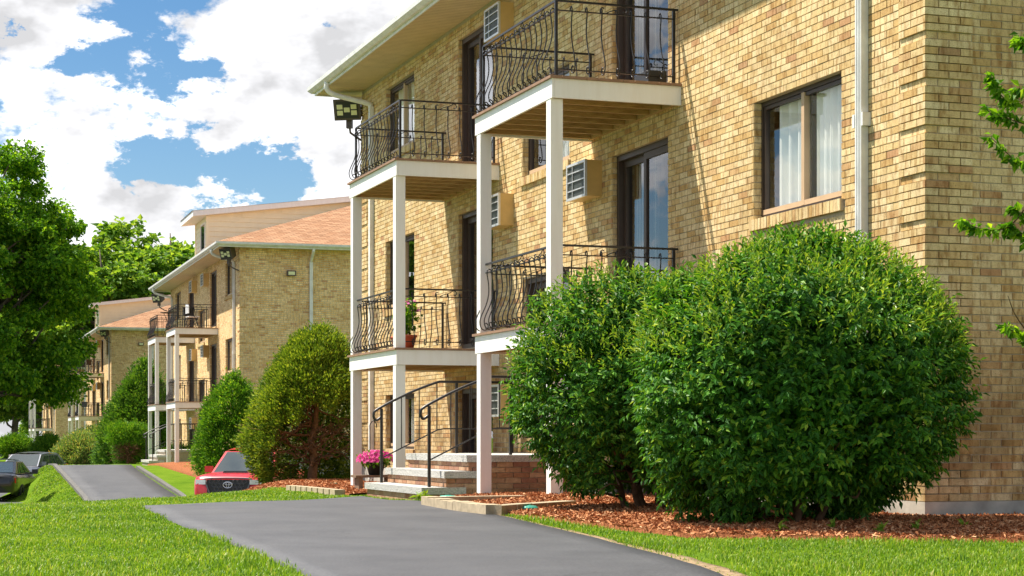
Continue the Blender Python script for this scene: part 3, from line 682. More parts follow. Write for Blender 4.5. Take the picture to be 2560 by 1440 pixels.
    for q in range(14):
        z0 = Z_SOF+.25+q*.19; z1 = z0+.19
        if z0 > zb-.1: break
        def board(z0=z0, z1=z1):
            xs = 0.0 if z1 < zf else (z1-zf)/ds
            m = MB(); m.poly([(xs,dy0-.028,z0), (dx1,dy0-.028,z0), (dx1,dy0-.004,z1), (xs+.0,dy0-.004,z1)]); m.quad((xs,dy0-.001,z0),(dx1,dy0-.001,z0),(dx1,dy0-.028,z0),(xs,dy0-.028,z0))
            if z1 < zf: m.quad((-.006,dy1,z0),(-.006,dy0,z0),(.016,dy0,z1),(.016,dy1,z1))
            return m.mesh('siding_board', MAT['siding'])
        link('siding_board', cached(('sbd', q), board), dm)
    link('corner_trim', cached('dct', lambda: MB().box(-.03,.08,dy0-.04,dy0+.06,Z_SOF+.1,zf-.02).box(-.03,.08,dy1-.06,dy1+.04,Z_SOF+.1,zf-.02).mesh('corner_trim', MAT['siding'])), dm)
    def droof():
        m = MB(); x0, x1, y0, y1 = -.55, dx1+.3, dy0-.28, dy1+.28; f = lambda x: zf+ds*x
        m.poly([(x0,y0,f(x0)+.2), (x1,y0,f(x1)+.2), (x1,y1,f(x1)+.2), (x0,y1,f(x0)+.2)]); m.poly([(x0,y0,f(x0)), (x0,y1,f(x0)), (x1,y1,f(x1)), (x1,y0,f(x1))])
        m.quad((x0,y0,f(x0)), (x1,y0,f(x1)), (x1,y0,f(x1)+.2), (x0,y0,f(x0)+.2)); m.quad((x0,y1,f(x0)), (x0,y1,f(x0)+.2), (x1,y1,f(x1)+.2), (x1,y1,f(x1))); m.quad((x0,y0,f(x0)), (x0,y0,f(x0)+.2), (x0,y1,f(x0)+.2), (x0,y1,f(x0))); m.quad((x1,y0,f(x1)), (x1,y1,f(x1)), (x1,y1,f(x1)+.2), (x1,y0,f(x1)+.2))
        return m.mesh('dormer_roof', MAT['white'])
    link('dormer_roof', cached('dmr', droof), dm)
    link('dormer_shingles', cached('dms', lambda: MB().poly([(-.58,dy0-.3,zf-.58*ds+.205), (dx1+.3,dy0-.3,zf+(dx1+.3)*ds+.205), (dx1+.3,dy1+.3,zf+(dx1+.3)*ds+.205), (-.58,dy1+.3,zf-.58*ds+.205)]).mesh('dormer_shingles', MAT['shingle'])), dm)
    link('dormer_window', cached('dmwi', lambda: frame_mb(1.2, 1.05, .07, -.035, .02).mesh('dormer_window', MAT['white'])), dm, (0, dy0+.35, 7.75))
    link('pane', cached('dmp', lambda: MB().box(-.012,-.004,.07,.58,.07,.98).box(-.016,-.008,.62,1.13,.07,.98).mesh('pane', MAT['carglass'])), dm, (0, dy0+.35, 7.75))
    # downspouts
    def spout(pts, key, w=.05, d=.035):
        return cached(key, lambda: MB().tube(pts, w, 8).mesh('downspout', MAT['gutter'], True))
    def rect_spout():
        m = MB(); m.box(-.085,-.012,.95,1.06,-.05,Z_SOF-.42)
        for y in (.975, 1.005, 1.035): m.box(-.092,-.0845,y-.006,y+.006,-.05,Z_SOF-.42)
        m.box(-.092,-.010,1.063,1.10,3.5,3.62); m.box(-.092,-.010,.91,.947,3.5,3.62)
        return m.mesh('downspout', MAT['gutter'])
    link('downspout', cached('rsp', rect_spout), root)
    link('downspout_elbow', cached('rse', lambda: MB().tube(catmull([(-.80,1.0,Z_SOF+.03), (-.80,1.0,Z_SOF-.10), (-.66,1.0,Z_SOF-.20), (-.20,1.0,Z_SOF-.33), (-.06,1.0,Z_SOF-.38), (-.05,1.0,Z_SOF-.52)], 3), .05, 8).mesh('downspout_elbow', MAT['gutter'], True)), root)
    link('downspout', cached('rsp2', lambda: MB().box(-.085,-.012,18.42,18.53,-.05,Z_SOF-.42).mesh('downspout', MAT['gutter'])), root)
    link('downspout_elbow', cached('rse2', lambda: MB().tube(catmull([(-.80,18.7,Z_SOF+.03), (-.80,18.7,Z_SOF-.10), (-.66,18.68,Z_SOF-.20), (-.20,18.5,Z_SOF-.33), (-.06,18.48,Z_SOF-.38), (-.05,18.475,Z_SOF-.52)], 3), .05, 8).mesh('downspout_elbow', MAT['gutter'], True)), root)
    link('downspout', cached('rsp3', lambda: MB().box(2.35,2.46,-.085,-.024,-.05,Z_SOF-.42).tube([(2.405,-.5,Z_SOF+.03), (2.405,-.5,Z_SOF-.08), (2.405,-.06,Z_SOF-.40)], .05, 8).mesh('downspout', MAT['gutter'])), root)
    # lamps
    flood_light(root, (-.22, LEN+.10, 6.72) if i == 0 else (-.5, LEN+.1, 6.72), R(-30 if i == 0 else -50))
    if i: flood_light(root, (-.36, .12, 6.84), R(-50))
    if i:
        wl = empty('wall_light', (1.72, 0, 6.2), 0, root)
        link('lamp_head', cached('wlh', lambda: MB().box(-.15,.15,-.16,-.02,-.09,.09).mesh('lamp_head', MAT['lampcase'])), wl)
        link('lens', cached('wll', lambda: MB().box(-.11,.11,-.166,-.1605,-.06,.05).mesh('lens', MAT['led'])), wl)
    return root

def brickwork(wf, wg):
    """real bricks: the three hundred that show largest are objects, the rest one mesh for each wall"""
    V = []; A = []; big = 0
    def box8(x0,x1,y0,y1,z0,z1): return [(x0,y0,z0),(x1,y0,z0),(x1,y1,z0),(x0,y1,z0),(x0,y0,z1),(x1,y0,z1),(x1,y1,z1),(x0,y1,z1)]
    QL = .415
    n_rows = int((Z_SOF-.16)/CO)
    Vg = []; Ag = []
    for r in range(n_rows):
        z0 = .16+r*CO+.005; z1 = z0+CO-.010
        rec = (r % 6 == 5)                      # every sixth quoin course is set back
        off = 0 if r % 2 else BL/2
        # front
        ivs = [(QL+.001, LEN-QL)]
        for k, a, b, c, d in OPEN:
            c2 = c-.115 if k == 'window' else c
            if c2 < z1-.01 and d > z0+.01:
                nv = []
                aa, bb = (a-.045, b+.045) if z1 < c+.01 and k == 'window' else (a, b)
                for p, q in ivs:
                    if bb <= p or aa >= q: nv.append((p, q)); continue
                    if aa-p > .02: nv.append((p, aa))
                    if q-bb > .02: nv.append((bb, q))
                ivs = nv
        for p, q in ivs:
            for a, b in brick_pieces(p, q, off):
                pr = -.009+rng.normal(0, .0012); V.append(box8(pr, .01, a, b, z0, z1)); A.append(rng.random())
        # reveals: brick heads inside the jambs
        for k, a, b, c, d in OPEN:
            if c < z1-.01 and d > z0+.01:
                V.append(box8(.0, .098, b-.001, b+.01, z0, z1)); V[-1] = [(x, y-.009 if y > b else y-.009, z) for x, y, z in V[-1]]; A.append(rng.random())
        # far quoin (front side)
        pr = -.006 if rec else -.024
        for a, b in brick_pieces(LEN-QL+.002, LEN+.02, off): V.append(box8(pr, .01, a, b, z0, z1)); A.append(rng.random())
        # gable field
        for a, b in brick_pieces(.45, DEP if r > 60 else 6.0, BL/2 if r % 2 else 0):
            show = a < 1.02 and z0 < 4.95
            if show and big < 300:
                o = link('brick', cached(('bk', round(b-a,3)), lambda: MB().box(0,b-a,-.009,.01,0,CO-.010,0,'k').mesh('brick', MAT['brick'])), wg, (a, rng.normal(0,.001), z0)); big += 1
            else: Vg.append(box8(a, b, -.009+rng.normal(0,.001), .01, z0, z1)); Ag.append(rng.random())
        # near quoin: alternate header and stretcher round the corner
        pf = -.008 if rec else -.026
        lay = [(pf, .104), (.114, .317), (.327, .44)] if r % 2 else [(pf, .203), (.213, .44)]
        front = [(.0, .0)]
        for j, (a, b) in enumerate(lay):
            show = z0 < 4.95
            if show and big < 300:
                link('brick', cached(('qb', j, r % 2, rec), lambda: MB().box(a,b,pf,.01,0,CO-.010,0,'k').mesh('brick', MAT['brick'])), wg, (0, 0, z0)); big += 1
            else: Vg.append(box8(a, b, pf, .01, z0, z1)); Ag.append(rng.random())
        flay = [(.0105, .203), (.213, .405)] if r % 2 else [(.0105, .0985), (.1085, .311), (.321, .405)]
        for a, b in flay: V.append(box8(pf, -.0005, a, b, z0, z1)); A.append(rng.random())
    F8 = np.array([(0,3,2,1),(4,5,6,7),(0,1,5,4),(2,3,7,6),(3,0,4,7)]); G8 = np.array([(0,3,2,1),(4,5,6,7),(0,1,5,4),(1,2,6,5),(3,0,4,7)])
    for nm, vv, aa, ff, par in (('brick_field', V, A, F8, wf), ('brick_field', Vg, Ag, G8, wg)):
        vv = np.array(vv); n = len(vv); F = (np.arange(n)[:,None,None]*8 + ff[None]).reshape(-1, 4)
        o = link(nm, fast_mesh(nm, vv.reshape(-1,3), F, MAT['brickf'], False, np.repeat(aa, 8)), par); tag(o, kind='stuff')

building(0, 3, 'large near yellow brick apartment building with wrought iron balconies, filling the right side')
building(1, 2, 'second yellow brick apartment building, behind the red pickup truck, with tan dormer')
building(2, 1, 'third yellow brick apartment building along the row, behind tall cedar shrub')
building(3, 1, 'farthest yellow brick apartment building, partly hidden by the maple tree branch')

# ------------------------------------------------------------------ entrance stoop
def stoop(i, detail, label, zoff):
    cx, cy, th, g = BLD[i]; root = empty('entrance_stoop', (cx, cy, zoff), R(th)); tag(root, label, 'steps', 'brick entrance stoops with granite treads')
    y0, y1 = 8.0, 10.72; lv = [(-2.12, -1.83, .09), (-1.83, -1.54, .288), (-1.54, -.05, .484)]; gb = -.45
    for n, (a, b, z) in enumerate(lv):
        link('tread', cached(('trd', n), lambda: MB().box(a-.03,b+(.25 if n < 2 else 0)-(.0 if n < 2 else 0),y0-.03,y1+.03,z-.085,z-.0 if n == 2 else z).mesh('tread', MAT['granite'])), root)
        link('core', cached(('cor', n), lambda: MB().box(a+.012,-.06-.01*n,y0+.012+.002*n,y1-.012-.002*n,gb,z-.086).mesh('core', MAT['mortar'])), root)
    if detail >= 3:
        cnt = 0; zr = gb+.03
        for n, (a, b, z) in enumerate(lv):
            zlo = -.2 if n == 0 else lv[n-1][2]; 
            # riser faces
            zz = zlo+.002; r = 0
            h = (z-.087-zlo)/max(1, round((z-.087-zlo)/CO)); 
            while zz+h <= z-.086+.001:
                p = y0
                for a2, b2 in brick_pieces(y0+.0, y1, 0 if (r+n) % 2 else BL/2):
                    link('brick', cached(('sr', round(b2-a2,3), round(h,3)), lambda: MB().box(-.012,.02,0,b2-a2,.004,h-.004).mesh('brick', MAT['brickstep'])), root, (a+.01, a2, zz)); cnt += 1
                zz += h; r += 1
            # near side
        for r in range(10):
            z0 = -.2+r*.0667
            top = z0+.0667
            xs = next((a for a, b, z in lv if z-.086 >= top-.012), None)
            if xs is None: break
            for a2, b2 in brick_pieces(xs+.012, -.02, 0 if r % 2 else BL/2):
                link('brick', cached(('ss', round(b2-a2,3)), lambda: MB().box(0,b2-a2,-.012,.02,.004,.0627).mesh('brick', MAT['brickstep'])), root, (a2, y0+.01, z0)); cnt += 1
    T = .95
    for k, yy in enumerate((y0+.22, y1-.22)):
        h = empty('handrail', (0, yy, 0), 0, root)
        top = catmull([(-1.98,0,.98), (-2.06,0,.93), (-2.09,0,1.01), (-2.02,0,1.09), (-1.6,0,1.30), (-1.22,0,1.445), (-1.12,0,1.46)], 4) + [(-.1,0,1.46)]
        link('top_rail', cached('hrt', lambda: MB().tube(top, .018, 7).mesh('top_rail', MAT['iron'], True)), h)
        link('bottom_rail', cached('hrb', lambda: MB().tube([(-1.98,0,.42), (-1.2,0,.80), (-1.1,0,.82), (-.1,0,.82)], .010, 6).mesh('bottom_rail', MAT['iron'])), h)
        for x, zb, zt in ((-1.98,.09,1.09), (-.92,.484,1.46), (-.12,.484,1.46)): link('rail_post', cached(('hrp', x), lambda: MB().box(x-.017,x+.017,-.017,.017,zb,zt).mesh('rail_post', MAT['iron'])), h)
        for x in (-1.70,-1.45,-1.2,-.7,-.5,-.3):
            zt = np.interp(x, [-2.02,-1.6,-1.22,-1.1], [1.09,1.30,1.445,1.46]); zb = np.interp(x, [-1.98,-1.2,-1.1], [.42,.80,.82])
            link('baluster', cached(('hrs', x), lambda: MB().tube([(x,0,zb), (x,0,zt)], .008, 5).mesh('baluster', MAT['iron'])), h)
    return root
stoop(0, 3, 'brick entrance stoop with rough granite treads beside the driveway, nearest', 0)
stoop(1, 1, 'small brick stoop at the second building beyond its driveway', -.28)

# ------------------------------------------------------------------ planting beds
BED_O = [(6.2,12.75), (4.6,12.6), (3.5,12.6), (2.2,12.72), (1.25,13.1), (.72,14.4), (.16,16.0), (-.12,17.0)]
BED_I = [(6.2,16.7), (4.6,16.15), (3.49,15.75), (3.3,16.35), (3.05,17.1), (2.7,18.1), (2.2,19.4), (1.85,20.6)]
bed1, poly1 = strip('planting_bed', BED_O, BED_I, MAT['mulchbed'], .03, 8, 12, .035, jitter=.02)
BED2_O = [(-.12,17.0), (-.45,18.3), (-.84,20.5), (-1.08,22.15)]
BED2_I = [(1.85,20.6), (1.6,21.3), (1.3,22.2), (.9,23.3)]
bed2, poly2 = strip('planting_bed', BED2_O, BED2_I, MAT['mulchbed'], .03, 8, 8, .05)
b3o = [to_world(0, -d, s) for d, s in ((2.3,11.0), (2.2,13.0), (2.2,16.0), (2.6,19.0), (2.3,22.0), (.5,23.5))]; b3i = [to_world(0, -d, s) for d, s in ((.0,11.0), (.0,13.0), (.0,16.0), (.0,19.3), (-1.5,21.0), (-1.5,22.5))]
bed3, poly3 = strip('planting_bed', b3o, b3i, MAT['mulchbed'], .035, 6, 8, .04)
b4o = [to_world(1, -d, s) for d, s in ((.8,-3.0), (1.6,-1.0), (2.0,3.0), (2.3,7.0))]; b4i = [to_world(1, -d, s) for d, s in ((-1,-3.0), (0,-1.0), (0,3.0), (0,7.0))]
strip('planting_bed', b4o, b4i, MAT['mulchbed'], .06, 5, 6, .08)
def in_poly(P, poly):
    x, y = P[:,0], P[:,1]; n = len(poly); c = np.zeros(len(P), bool); j = n-1
    for i in range(n):
        xi, yi = poly[i]; xj, yj = poly[j]
        k = ((yi > y) != (yj > y)) & (x < (xj-xi)*(y-yi)/(yj-yi+1e-12)+xi); c ^= k; j = i
    return c
def surface_sampler(o):
    """random points on a sheet"""
    me = o.data; n = len(me.vertices); co = np.empty(n*3); me.vertices.foreach_get('co', co); co = co.reshape(-1,3)
    f = np.empty(len(me.polygons)*4, int); me.polygons.foreach_get('vertices', f); f = f.reshape(-1,4)
    a, b, d = co[f[:,0]], co[f[:,1]], co[f[:,3]]; ar = np.linalg.norm(np.cross(b-a, d-a)[:, :3], axis=1)*(np.abs(np.cross(b-a, d-a)[:,2]) > 1e-6)
    def smp(k):
        i = rng.choice(len(f), k, p=ar/ar.sum()); u, v = rng.random((2, k, 1))
        return co[f[i,0]]*(1-u)*(1-v)+co[f[i,1]]*u*(1-v)+co[f[i,2]]*u*v+co[f[i,3]]*(1-u)*v
    return smp, ar.sum()
def unit(a): return a/np.maximum(np.linalg.norm(a, axis=-1, keepdims=True), 1e-9)
def rdir(n): return unit(rng.normal(size=(n,3)))
def chips(o, dens, L0, L1):
    smp, area = surface_sampler(o); n = int(area*dens); P = smp(n); D = rdir(n); D[:,2] *= .45; D = unit(D); S = unit(np.cross(D, rdir(n))); L = rng.uniform(L0, L1, (n,1)); W = L*rng.uniform(.18,.38,(n,1))
    P[:,2] += rng.uniform(-.004,.016,n)
    V = np.stack([P-D*L/2-S*W/2, P+D*L/2-S*W/2*.6, P+D*L/2+S*W/2*.6, P-D*L/2+S*W/2], 1).reshape(-1,3)
    m = link('mulch', fast_mesh('mulch', V, np.arange(n*4).reshape(-1,4), MAT['mulch'])); return m
tag(chips(bed1, 2600, .02, .055), 'reddish brown bark mulch under the big bushes at the near corner', 'mulch', kind='stuff')
tag(chips(bed2, 1500, .02, .055), 'bark mulch around the balcony post between stoop and bushes', 'mulch', kind='stuff')
tag(chips(bed3, 800, .03, .065), 'strip of bark mulch under the hollow yew', 'mulch', kind='stuff')

# grass blades
def grass():
    P = []
    for y0, y1, dens in ((8.6, 12, 2600), (12, 16, 1900), (16, 21, 1400), (21, 33, 850)):
        n = int(dens*(y1-y0)*.29*(y0+y1)); y = rng.uniform(y0, y1, n); u = rng.uniform(-.295, .295, n); P.append(np.stack([u*y, y], 1))
    sq = rng.uniform(-13, 12, 60000); dq = rng.uniform(.5, 8, 60000); P.append(np.stack(to_world(1, -dq, sq), 1))
    P = np.concatenate(P); w, s = to_local(0, P[:,0], P[:,1]); w2, s2 = to_local(1, P[:,0], P[:,1])
    edge = .02*np.sin(P[:,0]*17)+.02*np.sin(P[:,1]*23)
    Q = P + np.stack([edge, edge], 1)
    keep = ~in_poly(Q, drive_poly) & ~in_poly(Q, poly1) & ~in_poly(Q, poly2) & ~in_poly(Q, poly3) & ((w < -.1) | (s < -.1))
    z = height(P[:,0], P[:,1]); keep &= (z > -1.0) | (P[:,1] > 40) & (z > -1.45)
    keep &= ~((P[:,1] > 40) & (((w2 < -2.95) & (w2 > -5.8) & (s2 < 8.8)) | ((w2 > -1.7) & (s2 > -3.1))))
    # worn dry patch along the right edge of the drive
    bare = np.exp(-(((P[:,0]-1.12)/.16)**2 + ((P[:,1]-10.6)/1.3)**2))*.9 + np.exp(-(((P[:,0]-.55)/.10)**2 + ((P[:,1]-13.4)/1.6)**2))*.5
    keep &= rng.random(len(P)) > bare
    keep &= ~(in_poly(Q, soil_poly) & (rng.random(len(P)) < .6))
    P = P[keep]; z = z[keep]; n = len(P); Y = P[:,1]
    B = np.concatenate([P, z[:,None]-.005], 1); a = rng.uniform(0, 6.283, n); lean = rng.uniform(.1, .8, n)
    patch = .75+.35*np.sin(P[:,0]*2.1+np.sin(P[:,1]*1.3))*np.sin(P[:,1]*1.7+P[:,0]*.7)
    H = rng.uniform(.028, .062, n)*patch; d = np.stack([np.cos(a), np.sin(a), np.zeros(n)], 1); sd = np.stack([-np.sin(a), np.cos(a), np.zeros(n)], 1)
    W = (rng.uniform(.0022, .0042, n)*np.clip(Y/12, 1, 6))[:,None]; up = np.array([0,0,1.])
    M_ = B + up*(H*.55)[:,None] + d*(H*lean*.25)[:,None]; T = B + up*(H*(1-.25*lean))[:,None] + d*(H*lean*.8)[:,None]
    V = np.stack([B-sd*W, B+sd*W, M_+sd*W*.8, M_-sd*W*.8, T], 1).reshape(-1,3); k = np.arange(n)[:,None]*5
    F = np.concatenate([k+np.array([0,1,2]), k+np.array([0,2,3]), k+np.array([3,2,4])], 1).reshape(-1,3)
    o = link('grass', fast_mesh('grass', V, F, MAT['l_grass'])); tag(o, 'bright green mown grass along the driveway', 'grass', kind='stuff')
grass()

# ------------------------------------------------------------------ foliage
def leaves(P, D, N, L, W, fold=.25, droop=.15):
    n = len(P); D = unit(D); S = unit(np.cross(D, N)); N = np.cross(S, D); L = np.asarray(L).reshape(-1,1); W = np.asarray(W).reshape(-1,1)
    m = P + D*L*.45; tip = P + D*L - N*L*droop
    V = np.stack([P, m+S*W/2+N*W*fold, tip, m-S*W/2+N*W*fold], 1).reshape(-1,3); k = np.arange(n)[:,None]*4
    return V, np.concatenate([k+np.array([0,2,1]), k+np.array([0,3,2])], 1).reshape(-1,3)
class Lump:
    """bumpy radius over the sphere"""
    def __init__(s, k, amp, f0=2, f1=6): s.k = rng.normal(size=(k,3)); s.k *= rng.uniform(f0, f1, (k,1))/np.linalg.norm(s.k, axis=1, keepdims=True); s.p = rng.uniform(0, 6.28, k); s.a = amp/np.sqrt(k)
    def __call__(s, d): return 1 + s.a*np.sin(d @ s.k.T + s.p).sum(1)
def join(parts):
    V = []; F = []; o = 0
    for v, f in parts: V.append(v); F.append(f+o); o += len(v)
    return np.concatenate(V), np.concatenate(F)
UPV = np.array([0,0,1.])
def branch(mb, a, b, r0, r1, wob=.08, n=6, sides=6):
    a, b = np.array(a, float), np.array(b, float); L = np.linalg.norm(b-a); P = []
    for k in range(n+1):
        t = k/n; P.append(a+(b-a)*t+(rng.normal(0, wob*L/ n**.5, 3) if 0 < k < n else 0))
    mb.tube(P, [r0+(r1-r0)*k/n for k in range(n+1)], sides)
def bush(label, c, r, ntw, leafL, mat, seed, group=None, stems=6, zmin=-.85, inner=9000):
    global rng; rng = np.random.default_rng(seed)
    g = c[2]; root = empty('broadleaf_bush', (c[0], c[1], gz(c[0], c[1]))); tag(root, label, 'bush', group)
    cz = r[2]; C = np.array([0,0,cz+.12]); lump = Lump(9, .13, 2, 7)
    def surf(d): 
        R_ = np.array(r)[None]; q = 1/np.sqrt(((d/R_)**2).sum(1))
        wide = 1+.10*np.clip(-d[:,2], 0, 1)*0
        return (q*lump(d))[:,None]*d
    nc = ntw//10; dc = rdir(nc*2); dc = dc[dc[:,2] > zmin][:nc]; rc = rng.uniform(.88, 1.02, (len(dc),1))
    ci = rng.integers(0, len(dc), ntw); d = unit(dc[ci] + rng.normal(0, .085, (ntw,3))); n = len(d)
    P0 = C + surf(d)*rc[ci]*rng.uniform(.90, 1.0, (n,1)); t = unit(d*.75 + UPV*rng.uniform(-.1,.45,(n,1)) + rng.normal(0,.28,(n,3)))
    TL = rng.uniform(.08, .17, (n,1)); parts = []
    side = unit(np.cross(t, UPV+rng.normal(0,.3,(n,3))))
    K = 4
    for k in range(K):
        f = (k+.4)/K
        for sg in (-1, 1):
            p = P0 + t*TL*f + rng.normal(0,.006,(n,3)); dd = t*.40 + sg*side*.75 - UPV*.50 + rng.normal(0,.22,(n,3))
            L = leafL*rng.uniform(.7,1.15,n); nn = UPV*.55 + d*.85 + rng.normal(0,.28,(n,3))
            parts.append(leaves(p, dd, nn, L, L*.46))
    p = P0 + t*TL; L = leafL*rng.uniform(.7,1.2,n); parts.append(leaves(p, t-UPV*.35+rng.normal(0,.2,(n,3)), UPV*.7+d*.7+rng.normal(0,.3,(n,3)), L, L*.42))
    d2 = rdir(inner); d2 = d2[d2[:,2] > zmin+.12]; p = C + surf(d2)*rng.uniform(.45,.86,(len(d2),1)); L = leafL*rng.uniform(1.0,1.7,len(d2))
    parts.append(leaves(p, rdir(len(d2))-UPV*.3, d2+UPV*.6, L, L*.6))
    V, F = join(parts); V[:,2] = np.maximum(V[:,2], .04)
    o = link('foliage', fast_mesh('foliage', V, F, mat), root); 
    # pale upright tips of new growth
    nt = ntw//5; d = rdir(nt*3); d = d[d[:,2] > .15][:nt]; P0 = C+surf(d)*rng.uniform(.97,1.02,(len(d),1)); t = unit(d*.5+UPV*.7+rng.normal(0,.25,(len(d),3))); parts = []
    for k in range(5):
        dd = t*.9+rdir(len(d))*.65; L = leafL*rng.uniform(.6,1.0,len(d)); parts.append(leaves(P0+t*.028*k, dd, UPV+rng.normal(0,.4,(len(d),3)), L, L*.36))
    V, F = join(parts); link('new_growth', fast_mesh('new_growth', V, F, MAT['l_tip']), root)
    mb = MB()
    for k in range(stems):
        a = 6.28*k/stems+rng.uniform(-.4,.4); b0 = (.13*math.cos(a), .13*math.sin(a), -.1); mid = (r[0]*.42*math.cos(a), r[1]*.42*math.sin(a), r[2]*.65); e = (r[0]*.75*math.cos(a), r[1]*.75*math.sin(a), r[2]*1.35)
        branch(mb, b0, mid, .035, .022, .1); branch(mb, mid, e, .022, .006, .1)
        for q in range(3):
            h = rng.uniform(.3,.9); bb = (r[0]*rng.uniform(.5,.85)*math.cos(a+rng.uniform(-.5,.5)), r[1]*rng.uniform(.5,.85)*math.sin(a+rng.uniform(-.5,.5)), r[2]*rng.uniform(.25,.9)); branch(mb, np.array(b0)*(1-h)+np.array(mid)*h, bb, .014, .004, .12, 5, 5)
    link('stems', mb.mesh('stems', MAT['bark'], True), root); return root
bush('big round burning bush at the building corner, nearest and largest', (2.17,14.3,0), (1.29,1.2,1.0), 6400, .064, MAT['l_bush'], 11, zmin=-.93, inner=12000)
bush('rounded broadleaf bush left of and behind the largest bush, hiding the near balcony', (1.26,16.9,0), (1.22,1.1,.98), 5400, .062, MAT['l_bush'], 12, zmin=-.80, inner=9000)

def conifer(name, label, c, prof, n, size, mat, seed, bark='barkred', hollow=None, limbs=0, lean=(0,0), cat='shrub', group=None, upright=.4, wobble=.065, trunk=True):
    """prof: list of (height, radius); leaf sprays on a lumpy surface of revolution"""
    global rng; rng = np.random.default_rng(seed)
    z0 = gz(c[0], c[1]); root = empty(name, (c[0], c[1], z0)); tag(root, label, cat, group)
    hs = np.array([p[0] for p in prof]); rs = np.array([p[1] for p in prof]); H = hs[-1]
    hh = np.linspace(0, H, 200); w = np.interp(hh, hs, rs)+.05; cdf = np.cumsum(w); cdf /= cdf[-1]
    def shell(n, lo, hi):
        h = np.interp(rng.random(n), cdf, hh); a = rng.uniform(0, 6.283, n); r = np.interp(h, hs, rs)
        lum = 1+wobble*(np.sin(3*a+h*2.3+seed)+np.sin(5*a-h*4.1+1.3)*.7+np.sin(9*a+h*7)*.5+np.sin(2*a+h*9)*.4)
        q = rng.uniform(lo, hi, n)*lum; d = np.stack([np.cos(a), np.sin(a), np.zeros(n)], 1)
        P = d*(r*q)[:,None]; P[:,2] = h; P[:,0] += lean[0]*h/H; P[:,1] += lean[1]*h/H; return P, d, h, a
    Pc, dc, hc, ac = shell(n//9, .86, 1.07); ci = rng.integers(0, len(Pc), n)
    P, d, h, a = Pc[ci]+rng.normal(0, size*.8, (n,3)), dc[ci], hc[ci], ac[ci]
    slope = np.gradient(rs, hs); nz = -np.interp(h, hs, slope); nor = unit(d + UPV*np.clip(nz, -.5, 2)[:,None])
    if hollow is not None:
        k = ~hollow(P, a, h); P, d, h, nor = P[k], d[k], h[k], nor[k]
    n = len(P); parts = []
    for k in range(3):
        t = unit(nor*.9+UPV*upright+rng.normal(0,.42,(n,3))); L = size*1.1*rng.uniform(.6,1.25,n); parts.append(leaves(P+rng.normal(0,size*.5,(n,3)), t, rdir(n)+UPV*.4, L, L*.36, .1, .1))
    P2, d2, h2, a2 = shell(n//2, .45, .86)
    if hollow is not None: k = ~hollow(P2, a2, h2); P2 = P2[k]
    L = size*rng.uniform(1.0,1.8,len(P2)); parts.append(leaves(P2, rdir(len(P2)), rdir(len(P2))+UPV, L, L*.6))
    V, F = join(parts); link('foliage', fast_mesh('foliage', V, F, mat), root)
    if trunk:
        mb = MB(); branch(mb, (0,0,-.2), (lean[0]*.6, lean[1]*.6, H*.62), .10*H/2.8, .03, .03, 6, 8); link('trunk', mb.mesh('trunk', MAT[bark], True), root)
    if limbs:
        mb = MB()
        for k in range(limbs):
            a = rng.uniform(0, 6.28); h0 = rng.uniform(.1, .5)*H; h1 = h0+rng.uniform(-.15,.30)*H; r1 = np.interp(h1, hs, rs)*rng.uniform(.75,.98)
            m = np.array([.5*r1*math.cos(a+.15), .5*r1*math.sin(a+.15), (h0+h1)/2-.06]); e = np.array([r1*math.cos(a), r1*math.sin(a), max(h1,.1)])
            branch(mb, (0,0,h0), m, .022, .014, .12, 5, 5); branch(mb, m, e, .014, .004, .14, 6, 5)
            for q in range(2): branch(mb, m*(1-.3*q)+e*.3*q, e+rng.normal(0,.22,3), .008, .003, .15, 5, 4)
        link('limbs', mb.mesh('limbs', MAT[bark], True), root)
    return root
# hollow yew beside the far end of the first building
def hol1(P, a, h):
    x, y = P[:,0], P[:,1]; e = np.interp(x, [-1.0,-.75,-.4,.2,1.0], [.25,.6,1.15,1.5,1.5]) + .12*np.sin(x*9+h*5)
    return (y < .5) & (h < e) & (x > -.80+.1*np.sin(h*9))
p = px(778, 1200, 35.2)
conifer('yew_shrub', 'large egg-shaped yew with a hollow brown underside beside the first building', (p.x, p.y), [(0,.80), (.35,1.08), (.8,1.17), (1.3,1.12), (1.8,.97), (2.3,.74), (2.7,.44), (2.95,.10)], 34000, .062, MAT['l_yew'], 21, hollow=hol1, limbs=46, lean=(.16,0))
p = px(582, 1190, 57.5)
conifer('yew_shrub', 'bright green egg-shaped yew behind the red pickup truck', (p.x, p.y), [(0,.75), (.5,1.0), (1.1,1.06), (1.8,.98), (2.5,.74), (3.0,.45), (3.45,.08)], 13000, .085, MAT['l_yew2'], 22)
p = px(332, 1150, 84)
conifer('cedar_shrub', 'tall conical dark green cedar between the second and third buildings', (p.x, p.y), [(0,1.3), (.8,1.62), (1.8,1.55), (3.0,1.2), (4.0,.78), (4.8,.3), (5.1,.05)], 13000, .13, MAT['l_cedar'], 23, lean=(.55,0))
p = px(318, 1150, 76)
conifer('clipped_shrub', 'flat-topped clipped green shrub with bare dark sides by the second stoop', (p.x, p.y), [(0,.45), (.5,.62), (1.0,.80), (1.25,.82), (1.5,.66), (1.68,.25)], 6000, .08, MAT['l_yew2'], 24, hollow=lambda P, a, h: (h < .85) & (P[:,1] < .2), limbs=60)
p = px(200, 1150, 88)
conifer('rhododendron', 'pale yellow-green rhododendron beside the tall cedar', (p.x, p.y), [(0,.8), (.5,1.1), (1.2,1.1), (1.8,.85), (2.3,.3), (2.4,.05)], 7000, .12, MAT['l_rhodo'], 25, wobble=.14)
p = px(120, 1140, 104)
conifer('clipped_shrub', 'smooth domed green shrub left of the pale rhododendron', (p.x, p.y), [(0,.7), (.5,.9), (1.0,.78), (1.4,.45), (1.6,.08)], 4500, .11, MAT['l_yew2'], 26)
p = px(40, 1135, 112)
